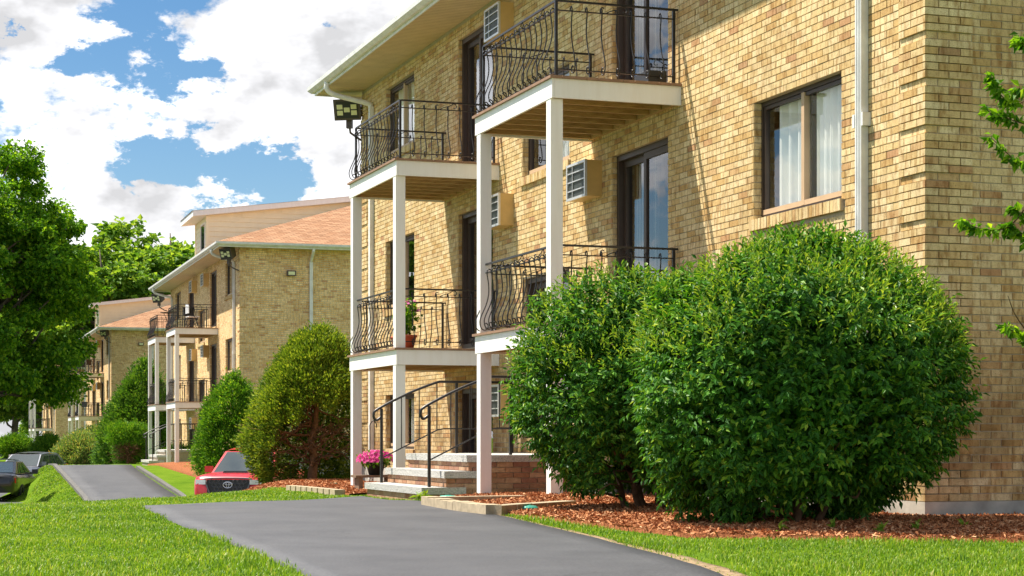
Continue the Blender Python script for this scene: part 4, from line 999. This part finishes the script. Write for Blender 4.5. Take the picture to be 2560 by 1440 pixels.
conifer('clipped_shrub', 'low rounded hedge shrub at the left edge above the parked cars', (p.x, p.y), [(0,.9), (.4,1.05), (.8,.8), (1.1,.3), (1.15,.05)], 4000, .11, MAT['l_yew2'], 27)
p = px(232, 1085, 96)
conifer('leafy_shrub', 'light green leafy shrub growing below the third building balcony', (p.x, p.y), [(0,.9), (.8,1.2), (1.6,1.1), (2.3,.6), (2.6,.1)], 4500, .13, MAT['l_rhodo'], 28)
p = px(425, 1130, 72)
conifer('clipped_shrub', 'small clipped shrub on the landing under the second building balcony', (p.x+.2, p.y+1.0), [(0,.5), (.3,.6), (.6,.5), (.75,.1)], 2200, .07, MAT['l_yew2'], 29, trunk=False)

def tree(name, label, c, H, crown, nleaf, size, mat, seed, bark='barkgrey', group=None, zc=.56, lobes=26, mesh_key=None, rz=0, base=None, flat=.75, lsz=(.26,.42)):
    global rng; rng = np.random.default_rng(seed)
    root = empty(name, (c[0], c[1], gz(c[0], c[1]) if base is None else base), rz); tag(root, label, 'tree', group)
    if mesh_key and mesh_key in _cache:
        a, b = _cache[mesh_key]; link('crown', a, root); link('trunk', b, root); return root
    rx, rz_ = crown; cen = np.array([0,0,H-rz_]); parts = []; mb = MB()
    branch(mb, (0,0,-.3), (0,0,H*.45), H*.022, H*.015, .02, 5, 8); branch(mb, (0,0,H*.45), (.2,0,H*.9), H*.015, .03, .05, 6, 6)
    d = rdir(lobes*3); d = d[d[:,2] > -.75][:lobes]
    per = nleaf//len(d)
    for q, dd in enumerate(d):
        lc = cen + dd*np.array([rx,rx,rz_])*rng.uniform(.50,.86); lr = rx*rng.uniform(*lsz)
        branch(mb, (0,0,max(1.0, lc[2]-rx*rng.uniform(.4,.8))) if lc[2] > H*.35 else (0,0,H*.22), lc, H*.008, .02, .06, 5, 5)
        # twig ends in the lobe, leaves gathered in sprays
        m = per//14; e = rdir(m); e[:,2] = e[:,2]*flat - flat*.35*np.hypot(e[:,0], e[:,1])**2; tp = lc + e*lr*rng.uniform(.45,1.08,(m,1)); out = unit(e+dd*.5+UPV*.15)
        for k in range(14):
            p = tp + out*rng.uniform(-.3,.3,(m,1))*lr*.35 + rng.normal(0, lr*.085, (m,3)); L = size*rng.uniform(.7,1.25,m)
            parts.append(leaves(p, out*.5-UPV*.35+rng.normal(0,.5,(m,3)), UPV*.8+out*.4+rng.normal(0,.45,(m,3)), L, L*.8))
    V, F = join(parts); a = fast_mesh('crown', V, F, mat); b = mb.mesh('trunk', MAT[bark], True)
    link('crown', a, root); link('trunk', b, root)
    if mesh_key: _cache[mesh_key] = (a, b)
    return root
p = px(-65, 1100, 104)
tree('maple_tree', 'big bright green maple tree at the left edge', (p.x, p.y), 20.2, (7.0,9.9), 130000, .23, MAT['l_maple'], 31, lobes=110, flat=.42, lsz=(.15,.27))
far = [(295, 548, 172, 'tall pale green tree with the highest top behind the third building', 0), (425, 572, 166, 'pale green tree just left of the second building dormer', 1), (215, 575, 185, 'green tree standing between the maple and the tall pale tree', 1), (360, 640, 178, 'lower pale green tree between two taller ones behind the roofs', 0), (490, 655, 190, 'green tree top partly hidden behind the second building', 1),
       (130, 700, 205, 'dim green tree behind the maple tree', 0), (40, 780, 215, 'dark tree behind the maple at far left', 1), (-60, 720, 200, 'dark tree beyond the cars at the left edge', 0), (455, 600, 200, 'round tree top right behind the second building dormer', 0), (255, 610, 160, 'bushy pale tree in front of the tall tree behind the third building', 1), (95, 960, 240, 'low dark tree at the far end of the row of buildings', 1)]
for k, (x, y, Y, lab, v) in enumerate(far):
    p = px(x, y, Y); H = p.z+1.5; 
    t = tree('far_tree', lab, (p.x, p.y), 19.0, (5.4,8.6), 26000, .42, MAT['l_oak'], 41+v, group='trees behind the apartment row', mesh_key=('far', v), lobes=30, rz=k*1.7); t.scale = (H/19*random.uniform(1.15,1.35), H/19*random.uniform(1.15,1.35), H/19*1.06)
for k, (x, y) in enumerate([(-44,52), (-52,66), (-58,82), (-40,38), (-66,97), (-20.2,55.5)]):
    t = tree('lot_tree', 'green tree across the parking lot, left of the picture', (x, y), 19.0, (5.4,8.6), 26000, .42, MAT['l_oak'], 41, group='trees across the parking lot', mesh_key=('far', k % 2), rz=k*2.1); t.scale = (.62,.62,.55) if x < -30 else (.58,.58,.62)

def sapling():
    global rng; rng = np.random.default_rng(77)
    bx, by = px(2600, 1300, 13.0)[:2]; z0 = gz(bx, by); root = empty('sapling', (bx, by, z0)); tag(root, 'young leafy sapling reaching in from the right edge over the brick end wall', 'sapling')
    mb = MB(); parts = []
    def local(x, y, Y=13.0): q = px(x, y, Y); return np.array([q.x-bx, q.y-by, q.z-z0])
    branch(mb, (0,0,0), local(2585, 870), .018, .012, .03); branch(mb, local(2585,870), local(2600,80), .012, .005, .03)
    twigs = [[(2590,480),(2530,560),(2470,575),(2405,555)], [(2600,230),(2540,260),(2500,235),(2478,190)], [(2600,320),(2530,300),(2470,275)], [(2600,420),(2540,400),(2478,345)], [(2595,880),(2550,840),(2512,815)], [(2600,130),(2560,110),(2545,95)], [(2590,600),(2555,540),(2530,520)], [(2590,860),(2540,790),(2520,740)], [(2600,300),(2560,220),(2490,300)], [(2590,620),(2550,585),(2520,570)]]
    for q, tw in enumerate(twigs):
        P = [local(x, y, 13.0+.12*math.sin(q*2.1+k)) for k, (x, y) in enumerate(tw)]; C = catmull(P, 5); mb.tube(C, [.006-.004*k/len(C) for k in range(len(C))], 5)
        if q == 7: continue
        C = np.array(C); n = len(C)*6; idx = rng.integers(len(C)//3, len(C), n); p = C[idx]+rng.normal(0,.012,(n,3)); L = rng.uniform(.045,.085,n)
        parts.append(leaves(p, rdir(n)*.9+np.array([-.5,0,-.35]), UPV*.5+np.array([0,-.5,0])+rng.normal(0,.5,(n,3)), L, L*.55))
    V, F = join(parts); link('leaves', fast_mesh('leaves', V, F, MAT['l_maple']), root); link('stem', mb.mesh('stem', MAT['bark'], True), root)
sapling()
def weeds(label, pts, size, seed):
    global rng; rng = np.random.default_rng(seed); root = None
    for k, (x, y) in enumerate(pts):
        n = 14; P = np.zeros((n,3)); P[:,2] = rng.uniform(0,.05,n); L = size*rng.uniform(.6,1.2,n)
        V, F = leaves(P, rdir(n)*.8+UPV*.6, UPV+rng.normal(0,.3,(n,3)), L, L*.4)
        o = link('weed', fast_mesh('weed', V, F, MAT['l_tip']), None, (x, y, gz(x, y)+.03)); tag(o, label, 'weed', label)
q1 = [px(*a) for a in ((1045,1254,22.3), (1062,1256,22.2))]
weeds('small green weed growing at the foot of the brick stoop', [(q.x, q.y) for q in q1], .11, 5)
weeds('tiny weed sprouting in the shaded mulch below the largest bush', [(1.9,13.2), (2.3,13.35), (2.9,13.3), (3.3,13.6), (2.6,13.05), (3.0,13.75)], .07, 6)

# ------------------------------------------------------------------ edging, covers, bench, pots
def edging():
    q = [(-.86,19.15), (-.42,17.45), (-.16,16.6)]; r = [(-.86,19.15), (.1,19.6)]; s_ = [(-.16,16.6),(.55,17.9)]
    root = empty('stone_edging', (-.42,17.45,gz(-.42,17.45))); tag(root, 'low tan block edging around the balcony post bed', 'edging'); c = root.location
    mb = cached('edgeblock', lambda: MB().box(-.145,.145,-.075,.075,-.12,.10).mesh('block', MAT['stone']))
    for line in (q, r, s_):
        for a, b in zip(line[:-1], line[1:]):
            L = math.hypot(b[0]-a[0], b[1]-a[1]); n = max(1, round(L/.3)); an = math.atan2(b[1]-a[1], b[0]-a[0])
            for k in range(n):
                t = (k+.5)/n; x, y = a[0]+(b[0]-a[0])*t, a[1]+(b[1]-a[1])*t
                link('block', mb, root, (x-c.x, y-c.y, gz(x, y)-c.z+random.uniform(-.006,.006)), (0,0,an+random.uniform(-.02,.02)))
edging()
def edging2():
    a, b = to_world(0,-2.35,11.3), to_world(0,-2.35,14.6); root = empty('stone_edging', (*a, gz(*a))); tag(root, 'flat stone edging along the mulch left of the stoop', 'edging'); an = math.atan2(b[1]-a[1], b[0]-a[0])
    mb = cached('edgeblock', None)
    for k in range(9):
        t = (k+.5)/9; x, y = a[0]+(b[0]-a[0])*t, a[1]+(b[1]-a[1])*t; link('block', mb, root, (x-a[0], y-a[1], gz(x,y)-root.location.z-.02), (0,0,an))
edging2()
for x, y, Y, lab in ((1120,1250,20.9,'round green valve cover in the mulch by the stoop'), (1318,1279,17.0,'round green valve cover at the edge of the bush bed'), (836,1222,30.2,'small green valve cover in the mulch under the yew')):
    p = px(x, y, Y); mb = MB().lathe([(0,.075), (.085,.07), (.10,.055), (.105,-.05)], 18); mb.box(-.03,.03,-.01,.01,.072,.08)
    o = link('valve_cover', mb.mesh('valve_cover', MAT['greenlid']), None, (p.x, p.y, gz(p.x, p.y)+.01)); tag(o, lab, 'valve cover')
def bench():
    w = to_world(0, -1.62, 12.3); z = gz(*w); root = empty('bench', (*w, z), R(BLD[0][2])); tag(root, 'low weathered plank bench under the far balcony', 'bench')
    link('seat', MB().box(-.30,.30,-.15,.15,.23,.265).mesh('seat', MAT['oldwood']), root)
    for x in (-.22,.22): link('leg', MB().box(x-.03,x+.03,-.13,.13,-.03,.229).mesh('leg', MAT['oldwood']), root)
    return w, z+.265
bw, bz = bench()
def flowers(label, loc, pot, n, rad, h, petal, seed, tall=False):
    global rng; rng = np.random.default_rng(seed); root = empty('flower_pot', loc); tag(root, label, 'flower pot')
    r = .14
    link('pot', MB().lathe([(0,0), (r*.7,0), (r,.17), (r*1.08,.17), (r*1.08,.20), (r*.95,.20), (r*.9,.16), (0,.16)], 18).mesh('pot', MAT[pot], True), root)
    if tall:
        mb = MB(); tips = []
        for k in range(9): 
            e = np.array([rng.normal(0,.10), rng.normal(0,.10), rng.uniform(.45,h)]); branch(mb, (0,0,.15), e, .006, .003, .06, 5, 5); tips.append(e)
        link('stems', mb.mesh('stems', MAT['stem'], True), root); T = np.array(tips)
        k = 260; i = rng.integers(0, 9, k); f = rng.uniform(.2,1,(k,1)); P = T[i]*f+np.array([0,0,.15])*(1-f)+rng.normal(0,.035,(k,3)); L = rng.uniform(.05,.10,k)
        V, F = leaves(P, rdir(k)-UPV*.2, UPV+rng.normal(0,.5,(k,3)), L, L*.65); link('leaves', fast_mesh('leaves', V, F, MAT['l_maple']), root)
        c = T[rng.permutation(9)[:5]]
    else:
        k = 420; P = np.array([0,0,.22])+rdir(k)*np.array([rad,rad,h*.55])*rng.uniform(.4,1,(k,1)); P[:,2] = np.maximum(P[:,2], .12); L = rng.uniform(.04,.07,k)
        V, F = leaves(P, rdir(k), UPV+rng.normal(0,.5,(k,3)), L, L*.6); link('leaves', fast_mesh('leaves', V, F, MAT['l_yew2']), root)
        d = rdir(n); d[:,2] = np.abs(d[:,2])*.9-.25; c = np.array([0,0,.24])+d*np.array([rad,rad,h*.6])
    parts = []
    for q in c:
        ax = unit(q-np.array([0,0,.1])+np.array([-.05,-.15,0])); s1 = unit(np.cross(ax, UPV+.01)); s2 = np.cross(ax, s1); m = 6 if not tall else 12
        a = np.arange(m)*6.283/m; dd = np.cos(a)[:,None]*s1+np.sin(a)[:,None]*s2+ax*(.3 if not tall else .5); L = np.full(m, .042 if not tall else .075); parts.append(leaves(np.repeat(q[None], m, 0), dd, np.repeat(ax[None], m, 0), L, L*.95, .05, .1))
    V, F = join(parts); link('flowers', fast_mesh('flowers', V, F, MAT[petal]), root)
flowers('black pot overflowing with bright pink petunias on the low bench', (bw[0]+.03, bw[1], bz), 'black', 95, .27, .26, 'l_pink', 51)
w = to_world(0, -1.25, 11.85)
flowers('red clay pot of tall mauve flowers on the far lower balcony', (*w, 1.962), 'terracotta', 6, .2, .72, 'l_mauve', 52, True)
w = to_world(0, -1.3, 12.1)
o = link('plant_pot', MB().lathe([(0,0), (.08,0), (.11,.16), (.12,.16), (.12,.19), (.10,.19), (.1,.15), (0,.15)], 16).mesh('plant_pot', MAT['terracotta'], True), None, (*w, 1.962)); tag(o, 'small empty clay pot beside the mauve flowers on the balcony', 'pot')
def hook():
    w = to_world(0, -1.05, 14.7); z = gz(*w); o = link('shepherd_hook', MB().tube(catmull([(0,0,-.1), (0,0,.9), (0,0,1.02), (.05,0,1.09), (.10,0,1.04), (.10,0,.98)], 4), .009, 6).mesh('shepherd_hook', MAT['iron'], True), None, (*w, z)); tag(o, 'thin black shepherd hook standing against the wall left of the stoop', 'garden hook')
hook()
w = to_world(0, -.25, 5.35)
o = link('planter_box', MB().box(-.11,.11,-.20,.20,0,.02).box(-.11,.11,-.20,-.18,.02,.15).box(-.11,.11,.18,.20,.02,.15).box(-.11,-.09,-.18,.18,.02,.15).box(.09,.11,-.18,.18,.02,.15).mesh('planter_box', MAT['black']), None, (*w, 4.616), (0,0,R(18.9))); tag(o, 'black planter box at the wall end of the near upper balcony', 'planter')
def folding_chair(i, s, d, z, mat, rz, label, group=None):
    w = to_world(i, -d, s); root = empty('folding_chair', (*w, z+BLD[i][3]), rz); tag(root, label, 'chair', group)
    link('seat', cached(('fcs', mat), lambda: MB().box(-.21,.21,-.2,.2,.42,.45).mesh('seat', MAT[mat])), root); link('backrest', cached(('fcb', mat), lambda: MB().box(-.21,.21,.18,.21,.55,.88).mesh('backrest', MAT[mat])), root)
    for x in (-.22,.22):
        link('leg', cached('fcl', lambda: MB().tube([(0,-.22,0), (0,.20,.88)], .012, 6).mesh('leg', MAT['iron'])), root, (x,0,0)); link('leg', cached('fcl2', lambda: MB().tube([(0,.22,0), (0,-.18,.45)], .012, 6).mesh('leg', MAT['iron'])), root, (x*.9,0,0))
folding_chair(1, 5.9, .8, 4.616, 'white_pl', 2.0, 'white folding chair on the near upper balcony of the second building')
folding_chair(1, 7.2, .7, 4.616, 'black', .6, 'black folding chair on the near upper balcony of the second building')
folding_chair(2, 6.0, .7, 4.616, 'oldwood', 1.0, 'wooden folding chair on the third building upper balcony')
folding_chair(2, 5.6, 1.0, 1.962, 'black', 2.6, 'dark folding chair on the third building lower balcony')
folding_chair(3, 6.2, .8, 4.616, 'redcloth', 1.2, 'red cloth chair on the farthest building balcony')
folding_chair(0, 7.1, .55, 1.962, 'greycloth', 1.8, 'dark folding chair behind the railing of the near lower balcony')
def bistro(i, s, d, z, label):
    w = to_world(i, -d, s); root = empty('bistro_table', (*w, z)); tag(root, label, 'table')
    link('table_top', MB().lathe([(0,.98), (.34,.98), (.34,1.01), (0,1.01)], 16).mesh('table_top', MAT['oldwood']), root)
    for a in range(4): link('leg', MB().tube([(.26*math.cos(a*1.57), .26*math.sin(a*1.57), 0), (-.2*math.cos(a*1.57), -.2*math.sin(a*1.57), .98)], .012, 5).mesh('leg', MAT['iron']), root)
bistro(1, 12.4, .9, 4.616, 'round bistro table with crossed legs on the far upper balcony of the second building')

# ------------------------------------------------------------------ vehicles (local: front toward -y)
def loft(mb, secs, m=0, cap=True):
    k = len(secs[0]); i0 = len(mb.v)
    for s in secs: mb.v += [tuple(p) for p in s]
    for j in range(len(secs)-1):
        for q in range(k-1): a = i0+j*k+q; mb.f.append((a, a+k, a+k+1, a+1)); mb.m.append(m)
    if cap: mb.f.append(tuple(range(i0, i0+k))); mb.m.append(m); mb.f.append(tuple(range(i0+(len(secs)-1)*k, i0+len(secs)*k))[::-1]); mb.m.append(m)
def vehicle(name, label, cat, loc, rz, pm, st, gh, wheels, wr, pillars, lights, opts):
    """st: (y, zbot, ztop, halfwidth); gh: windshield base, roof front, roof rear, rear base: (y,z,halfwidth)"""
    root = empty(name, loc, rz); tag(root, label, cat, None)
    def sec(y, zb, zt, w):
        h = [(0,zt+.015), (.5*w,zt+.008), (.82*w,zt-.012), (.94*w,zt-.05), (.985*w,zt-.13), (w,(zt+zb)/2+.05), (.985*w,zb+.15), (.94*w,zb)]
        return [(-x, y, z) for x, z in h[::-1]] + [(x, y, z) for x, z in h[1:]]
    # resample the stations smoothly
    ys = np.array([s[0] for s in st]); yy = np.unique(np.concatenate([ys, np.linspace(ys[0], ys[-1], 34)])); S = [(y, *[float(np.interp(y, ys, [s[k] for s in st])) for k in (1,2,3)]) for y in yy]
    mb = MB(); loft(mb, [sec(*s) for s in S]); b = link('body', mb.mesh('body', MAT[pm], True), root)
    (y0,z0,w0), (y1,z1,w1), (y2,z2,w2), (y3,z3,w3) = gh
    mb = MB(); cr = .035
    def ring(y, z, w): return [(-w,y,z-.03), (-.8*w,y,z+.008), (-.4*w,y,z+cr*.8), (0,y,z+cr), (.4*w,y,z+cr*.8), (.8*w,y,z+.008), (w,y,z-.03)]
    loft(mb, [ring(y, float(np.interp(y,[y1,(y1+y2)/2,y2],[z1,max(z1,z2)+.03,z2])), w1+(w2-w1)*(y-y1)/(y2-y1)) for y in np.linspace(y1, y2, 7)], cap=False)
    for sx in (-1, 1):
        mb.quad((sx*w0,y0,z0), (sx*w1,y1,z1-.03), (sx*w2,y2,z2-.03), (sx*w3,y3,z3))
    mb.quad((-w3,y3,z3), (-w2,y2,z2-.03), (w2,y2,z2-.03), (w3,y3,z3)); mb.quad((-w0,y0,z0), (-w1,y1,z1-.03), (w1,y1,z1-.03), (w0,y0,z0))
    link('roof', mb.mesh('roof', MAT[pm], False), root)
    def panel(nm, a, b, c, d, inset=.07, off=.012, mat='carglass'):
        P = [Vector(p) for p in (a, b, c, d)]; n = (P[1]-P[0]).cross(P[3]-P[0]).normalized(); cen = sum(P, Vector())/4
        if n.dot(cen - Vector((0,(y0+y3)/2,(z0+z1)/2))) < 0: n = -n
        Q = [p + (cen-p).normalized()*inset + n*off for p in P]; m = MB(); m.poly(Q); return link(nm, m.mesh(nm, MAT[mat]), root)
    panel('windshield', (-w0,y0,z0), (-w1,y1,z1-.03), (w1,y1,z1-.03), (w0,y0,z0)); panel('rear_window', (-w3,y3,z3), (-w2,y2,z2-.03), (w2,y2,z2-.03), (w3,y3,z3), .12)
    def side(sx, t, v):     # t along belt, v up
        bot = Vector((sx*(w0+(w3-w0)*t), y0+(y3-y0)*t, z0+(z3-z0)*t)); 
        ty = (bot.y); tt = min(max((ty-y1)/(y2-y1), 0), 1); top_y = y1+(y2-y1)*t
        top = Vector((sx*(w1+(w2-w1)*t), top_y, z1-.03+(z2-z1)*t)); return bot+(top-bot)*v
    for sx in (-1, 1):
        for a, b2 in zip(pillars[:-1], pillars[1:]):
            panel('side_window', side(sx,a+.012,.05), side(sx,a+.012,.90), side(sx,b2-.012,.90), side(sx,b2-.012,.05), .03, .014)
        m = MB(); mx = w0+.03; m.box(*sorted((sx*(mx+.02), sx*(mx+.22))), y0+.30, y0+.42, z0+.03, z0+.19); m.box(*sorted((sx*(mx-.14), sx*(mx+.02))), y0+.34, y0+.40, z0+.03, z0+.09); link('mirror', m.mesh('mirror', MAT[opts.get('mirror', pm)]), root)
        for yw in wheels:
            wx = sx*(opts['w']-.10); we = empty('wheel', (wx, yw, wr), 0, root); 
            t = link('tyre', cached(('ty', wr), lambda: MB().lathe([(wr*.62,-.10), (wr*.92,-.11), (wr,-.07), (wr,.07), (wr*.92,.11), (wr*.62,.10)], 24).mesh('tyre', MAT['tyre'], True)), we, (0,0,0), (0,R(90),0))
            def rim():
                mm = MB().lathe([(wr*.64,.10), (wr*.64,.06), (wr*.54,.045), (wr*.5,.03)], 24); mm.lathe([(0,.075), (.05,.075), (.06,.04)], 12)
                for k in range(5):
                    an = k*6.283/5; c, s = math.cos(an), math.sin(an); mm.poly([(c*.04-s*.03, s*.04+c*.03, .06), (c*.04+s*.03, s*.04-c*.03, .06), (c*wr*.6+s*.045, s*wr*.6-c*.045, .07), (c*wr*.6-s*.045, s*wr*.6+c*.045, .07)])
                mm.lathe([(0,.0), (wr*.62,.0)], 20, m=1); return mm.mesh('rim', [MAT['rim'], MAT['black']])
            link('rim', cached(('rim', wr), rim), we, (0,0,0), (0,R(90*sx),0))
            m = MB(); m.lathe([(wr*1.08,-.02), (0,-.02)], 24); o = link('wheel_arch', m.mesh('wheel_arch', MAT['black']), root, (sx*(opts['w']-.005), yw, wr+.03), (0,R(90*sx),0))
    for nm, sx, y, z, w_, h_, mt, dy in lights:
        m = MB(); m.box(-w_/2, w_/2, -.03, .03, -h_/2, h_/2); m2 = link(nm, m.mesh(nm, MAT[mt]), root, (sx, y, z), (0,0,dy))
    return root, side, panel
# red pickup
pt = px(577, 1090, 46.5); gzt = -1.45
truck, sd, pn = vehicle('pickup_truck', 'red pickup truck with black mesh grille half hidden by the yew', 'truck', (pt.x-.05, pt.y, gzt), R(-7), 'p_red',
    [(-.05,.55,1.08,.80), (0,.42,1.14,.86), (.10,.40,1.19,.92), (.5,.40,1.22,.945), (1.35,.40,1.25,.95), (3.0,.42,1.22,.95), (3.1,.42,1.24,.95), (5.2,.5,1.24,.94), (5.3,.55,1.22,.92)],
    [(1.30,1.20,.84), (2.05,1.80,.66), (2.95,1.82,.67), (3.20,1.24,.83)], (.95,4.2), .39, [.10,.62,.95], 
    [('headlight', -.70,-.045,1.02,.30,.12,'clearlens',R(-22)), ('headlight', .70,-.045,1.02,.30,.12,'clearlens',R(22))], dict(w=.95))
def truck_front():
    m = MB(); m.box(-.54,.54,-.075,-.045,.60,1.0); link('grille', m.mesh('grille', MAT['black']), truck, (0,0,.08))
    fr = catmull([(-.60,-.085,1.0), (-.56,-.09,1.03), (0,-.10,1.045), (.56,-.09,1.03), (.60,-.085,1.0)], 3) + catmull([(.60,-.085,1.0), (.50,-.095,.75), (.44,-.09,.60)], 3) + [(-.44,-.09,.60)] + catmull([(-.44,-.09,.60), (-.50,-.095,.75), (-.60,-.085,1.0)], 3)
    link('grille_frame', MB().tube(fr, .022, 6).mesh('grille_frame', MAT['meshgrey'], True), truck, (0,0,.08))
    # hexagon mesh cells
    for r in range(4):
        for c in range(9):
            x = -.48+c*.12+(.06 if r % 2 else 0); z = .67+r*.095
            if abs(x) > .52-.18*(1-(z-.6)/.4) or (abs(x) < .11 and z > .72): continue
            hx = [(x+.058*math.cos(k*1.0472+.5236), -.082, z+.05*math.sin(k*1.0472+.5236)) for k in range(7)]
            link('grille_cell', MB().tube(hx, .0085, 4, cap=False).mesh('grille_cell', MAT['meshgrey']), truck, (0,0,.08))
    def ell(a, b, cx=0, cz=.87): return [(cx+a*math.cos(t*6.2832/20), -.105, cz+b*math.sin(t*6.2832/20)) for t in range(21)]
    em = MB().tube(ell(.115,.078), .012, 5, cap=False).tube(ell(.036,.07), .008, 5, cap=False).tube(ell(.075,.028,0,.90), .008, 5, cap=False); link('emblem', em.mesh('emblem', MAT['chrome'], True), truck, (0,0,.08))
    link('hood_scoop', MB().poly([(-.34,.60,1.185), (.34,.60,1.185), (.30,.62,1.255), (-.30,.62,1.255)], 1).poly([(-.30,.62,1.255), (.30,.62,1.255), (.32,1.25,1.235), (-.32,1.25,1.235)]).poly([(-.34,.60,1.185), (-.30,.62,1.255), (-.32,1.25,1.235)]).poly([(.34,.60,1.185), (.32,1.25,1.235), (.30,.62,1.255)]).mesh('hood_scoop', [MAT['p_red'], MAT['black']]), truck, (0,0,.03))
    m = MB(); m.box(-.88,.88,-.10,.03,.36,.58); link('bumper', m.mesh('bumper', MAT['p_red']), truck, (0,0,.06))
truck_front()
# black sedan seen from behind, cut by the left edge
pb = px(-52, 1090, 61.2); 
sedan, _, _ = vehicle('sedan', 'shiny black sedan cut off by the left edge of the picture', 'car', (pb.x, pb.y+4.6, -1.53), R(180+4), 'p_black',
    [(0,.35,.62,.74), (.08,.25,.70,.82), (.5,.22,.78,.89), (1.2,.22,.90,.91), (2.4,.22,.93,.92), (3.7,.24,.97,.91), (4.3,.26,1.0,.88), (4.6,.32,.98,.82), (4.68,.38,.86,.76)],
    [(1.15,.91,.78), (1.95,1.40,.58), (3.05,1.42,.58), (4.0,1.0,.74)], (.92,3.68), .33, [.16,.44,.72,.86],
    [('taillight', -.68,4.58,.78,.38,.17,'redlens',R(18)), ('taillight', .68,4.58,.78,.38,.17,'redlens',R(-18))], dict(w=.92))
# grey suv
ps = px(22, 1090, 78)
vehicle('suv', 'grey sport utility vehicle parked behind the grass mound', 'car', (ps.x, ps.y, -1.62), R(-7), 'p_grey',
    [(0,.4,.75,.8), (.1,.3,.85,.88), (.6,.25,.98,.93), (1.2,.25,1.05,.94), (2.5,.25,1.07,.95), (4.3,.28,1.1,.93), (4.65,.35,1.05,.88), (4.72,.4,.95,.82)],
    [(1.15,1.05,.82), (1.95,1.58,.66), (3.9,1.60,.66), (4.6,1.10,.80)], (.95,3.7), .36, [.14,.42,.68,.90],
    [('taillight', -.78,4.62,1.0,.22,.22,'redlens',R(30)), ('taillight', .78,4.62,1.0,.22,.22,'redlens',R(-30)), ('headlight', -.7,.06,.82,.3,.14,'clearlens',R(-20)), ('headlight', .7,.06,.82,.3,.14,'clearlens',R(20))], dict(w=.95))
pd = px(-6, 1090, 118)
vehicle('hatchback', 'dark car far away at the left edge below the hedge', 'car', (pd.x, pd.y, -1.62), R(70), 'p_dark',
    [(0,.4,.7,.75), (.1,.3,.78,.83), (.6,.25,.88,.88), (2.5,.25,.95,.9), (4.0,.3,.98,.86), (4.2,.4,.9,.8)],
    [(1.0,.92,.78), (1.75,1.42,.6), (3.3,1.44,.6), (4.05,1.0,.74)], (.85,3.4), .33, [.16,.5,.84],
    [('taillight', -.7,4.1,.85,.2,.2,'redlens',R(25)), ('taillight', .7,4.1,.85,.2,.2,'redlens',R(-25)), ('headlight', -.65,.05,.72,.3,.14,'clearlens',R(-20)), ('headlight', .65,.05,.72,.3,.14,'clearlens',R(20))], dict(w=.9))
